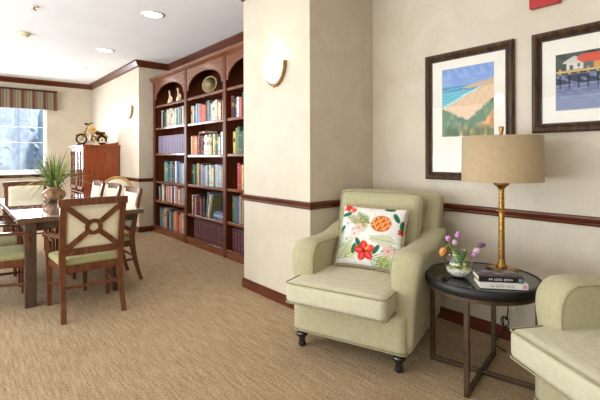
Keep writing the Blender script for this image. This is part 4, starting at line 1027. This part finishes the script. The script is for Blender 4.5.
MB().tube(arc((.15, 0, .084), .098, R(20), R(165), 12), .018, 8).build('rear_fender', 'tan', mc)
MB().tube(arc((-.15, 0, .089), .10, R(35), R(150), 12), .012, 8).build('front_fender', 'tan', mc)
mb = MB(); mb.box((.02, 0, .105), (.10, .05, .08), Matrix.Rotation(R(15), 3, 'Y'), .01); mb.lathe([(.03, 0), (.03, .008), (.022, .012), (.03, .016), (.022, .024), (.03, .03), (.02, .05)], (.0, 0, .13), 12); mb.build('engine', 'brass', mc)
mb = MB()
for s in (-.035, .035): mb.tube(spline([(.01, s, .12), (.04, s, .05), (.1, s, .045), (.24, s, .05)], 4), .010, 8)
mb.build('exhaust_pipes', 'ivory', mc)
MB().tube(spline([(-.22, 0, .035), (-.19, .0, .02), (-.10, .03, .02), (.0, .03, .06)], 4), .010, 6).build('frame_rail', 'ivory', mc)
MB().lathe([(.001, -.03), (.02, -.022), (.026, 0), (.024, .004), (.001, .006)], (-.085, 0, .33), 12).build('headlamp', 'darkbronze', mc)
MB().box((0, 0, .004), (.46, .09, .008), None, .003).build('plinth', 'darkbronze', mc)

# honey-gold round-back chair beyond the table
gc = thing('round_back_chair', 'round-backed cream chair with honey wood frame between the dining table and the cabinet', 'chair', (1.93, 6.90, 0), R(-25))
mb = MB(); mb.tube([(.245*math.cos(a), .24+.05*math.sin(a), .69+.25*math.sin(a)) for a in [2*PI*k/32 for k in range(32)]], .018, 8, close=True); mb.build('back_frame', 'goldwood', gc)
mb = MB(); mb.smooth = True; rings = [mb.ring([(.235*q*math.cos(a), .24+.05*q*math.sin(a)-.03*(1-q*q)-.004, .69+.24*q*math.sin(a)) for a in [2*PI*k/28 for k in range(28)]]) for q in (.02, .3, .6, .85, 1)]
mb.skin(rings); mb.build('back_pad', 'cream', gc, .02)
MB().rbox((0, -.02, .45), (.52, .5, .09), .04, (0, 0, .015), 10).build('seat', 'cream', gc)
mb = MB(); mb.box((0, -.02, .385), (.5, .48, .05), None, .01); mb.build('seat_frame', 'goldwood', gc)
for sx, sy in ((-1, -1), (1, -1), (-1, 1), (1, 1)): MB().tube([(sx*.225, -.02+sy*.215, .40), (sx*.225, -.02+sy*.22, .2), (sx*.235, -.02+sy*.25, 0)], [.022, .02, .013], 10).build('leg', 'goldwood', gc)
for s in (-1, 1): MB().tube(spline([(s*.235, .22, .66), (s*.27, .08, .66), (s*.275, -.1, .65), (s*.25, -.2, .56), (s*.23, -.2, .42)], 4), .016, 8).build('arm', 'goldwood', gc)

# ------------------------------------------------------------------ light
def area(name, loc, rot, size, e, c):
    l = bpy.data.lights.new(name, 'AREA'); l.shape = 'RECTANGLE'; l.size, l.size_y = size; l.energy = e; l.color = c
    o = bpy.data.objects.new(name, l); COL.objects.link(o); o.location = loc; o.rotation_euler = rot; return o
# assumed daylight: area light added along the room's open left side (faces +x)
area('assumed_left_daylight', (X0+.05, 4.6, 1.4), (0, R(-108), 0), (2.4, 6.2), 185, (.88, .94, 1))
area('ceiling_fill_light', (X0+.05, 3.2, .9), (0, R(-142), 0), (1.6, 11), 230, (.9, .95, 1))  # upward fill light added to brighten the ceiling
area('far_window_daylight', (.47, YW+.2, 1.7), (R(-90), 0, 0), (1.9, 1.4), 120, (.86, .93, 1))

sn = bpy.data.lights.new('shrub_fill_sun', 'SUN'); sn.energy = 3; sn.angle = R(6); sn.color = (1, .98, .95)  # sun added to brighten the shrubs outside the window
so = bpy.data.objects.new('shrub_fill_sun', sn); COL.objects.link(so); so.rotation_euler = Vector((-.1, .75, -.65)).to_track_quat('-Z', 'Y').to_euler(); so.location = (0, -6, 8)
# ------------------------------------------------------------------ camera
cd = bpy.data.cameras.new('camera'); cam = bpy.data.objects.new('camera', cd); COL.objects.link(cam)
cd.sensor_width = 36; cd.lens = 410/600*36; cd.shift_y = -(200-156.24)/600; cd.clip_start = .05
cam.matrix_world = Matrix.Translation((0, 0, 1.28)) @ Matrix.Rotation(-.6982, 4, 'Z') @ Matrix.Rotation(R(90), 4, 'X') @ Matrix.Rotation(-.0028, 4, 'Z')
scene.camera = cam
scene.cycles.transparent_max_bounces = 32
scene.view_settings.view_transform = 'Standard'; scene.view_settings.look = 'None'
scene.view_settings.exposure = .2; scene.view_settings.gamma = 1; scene.view_settings.use_curve_mapping = False
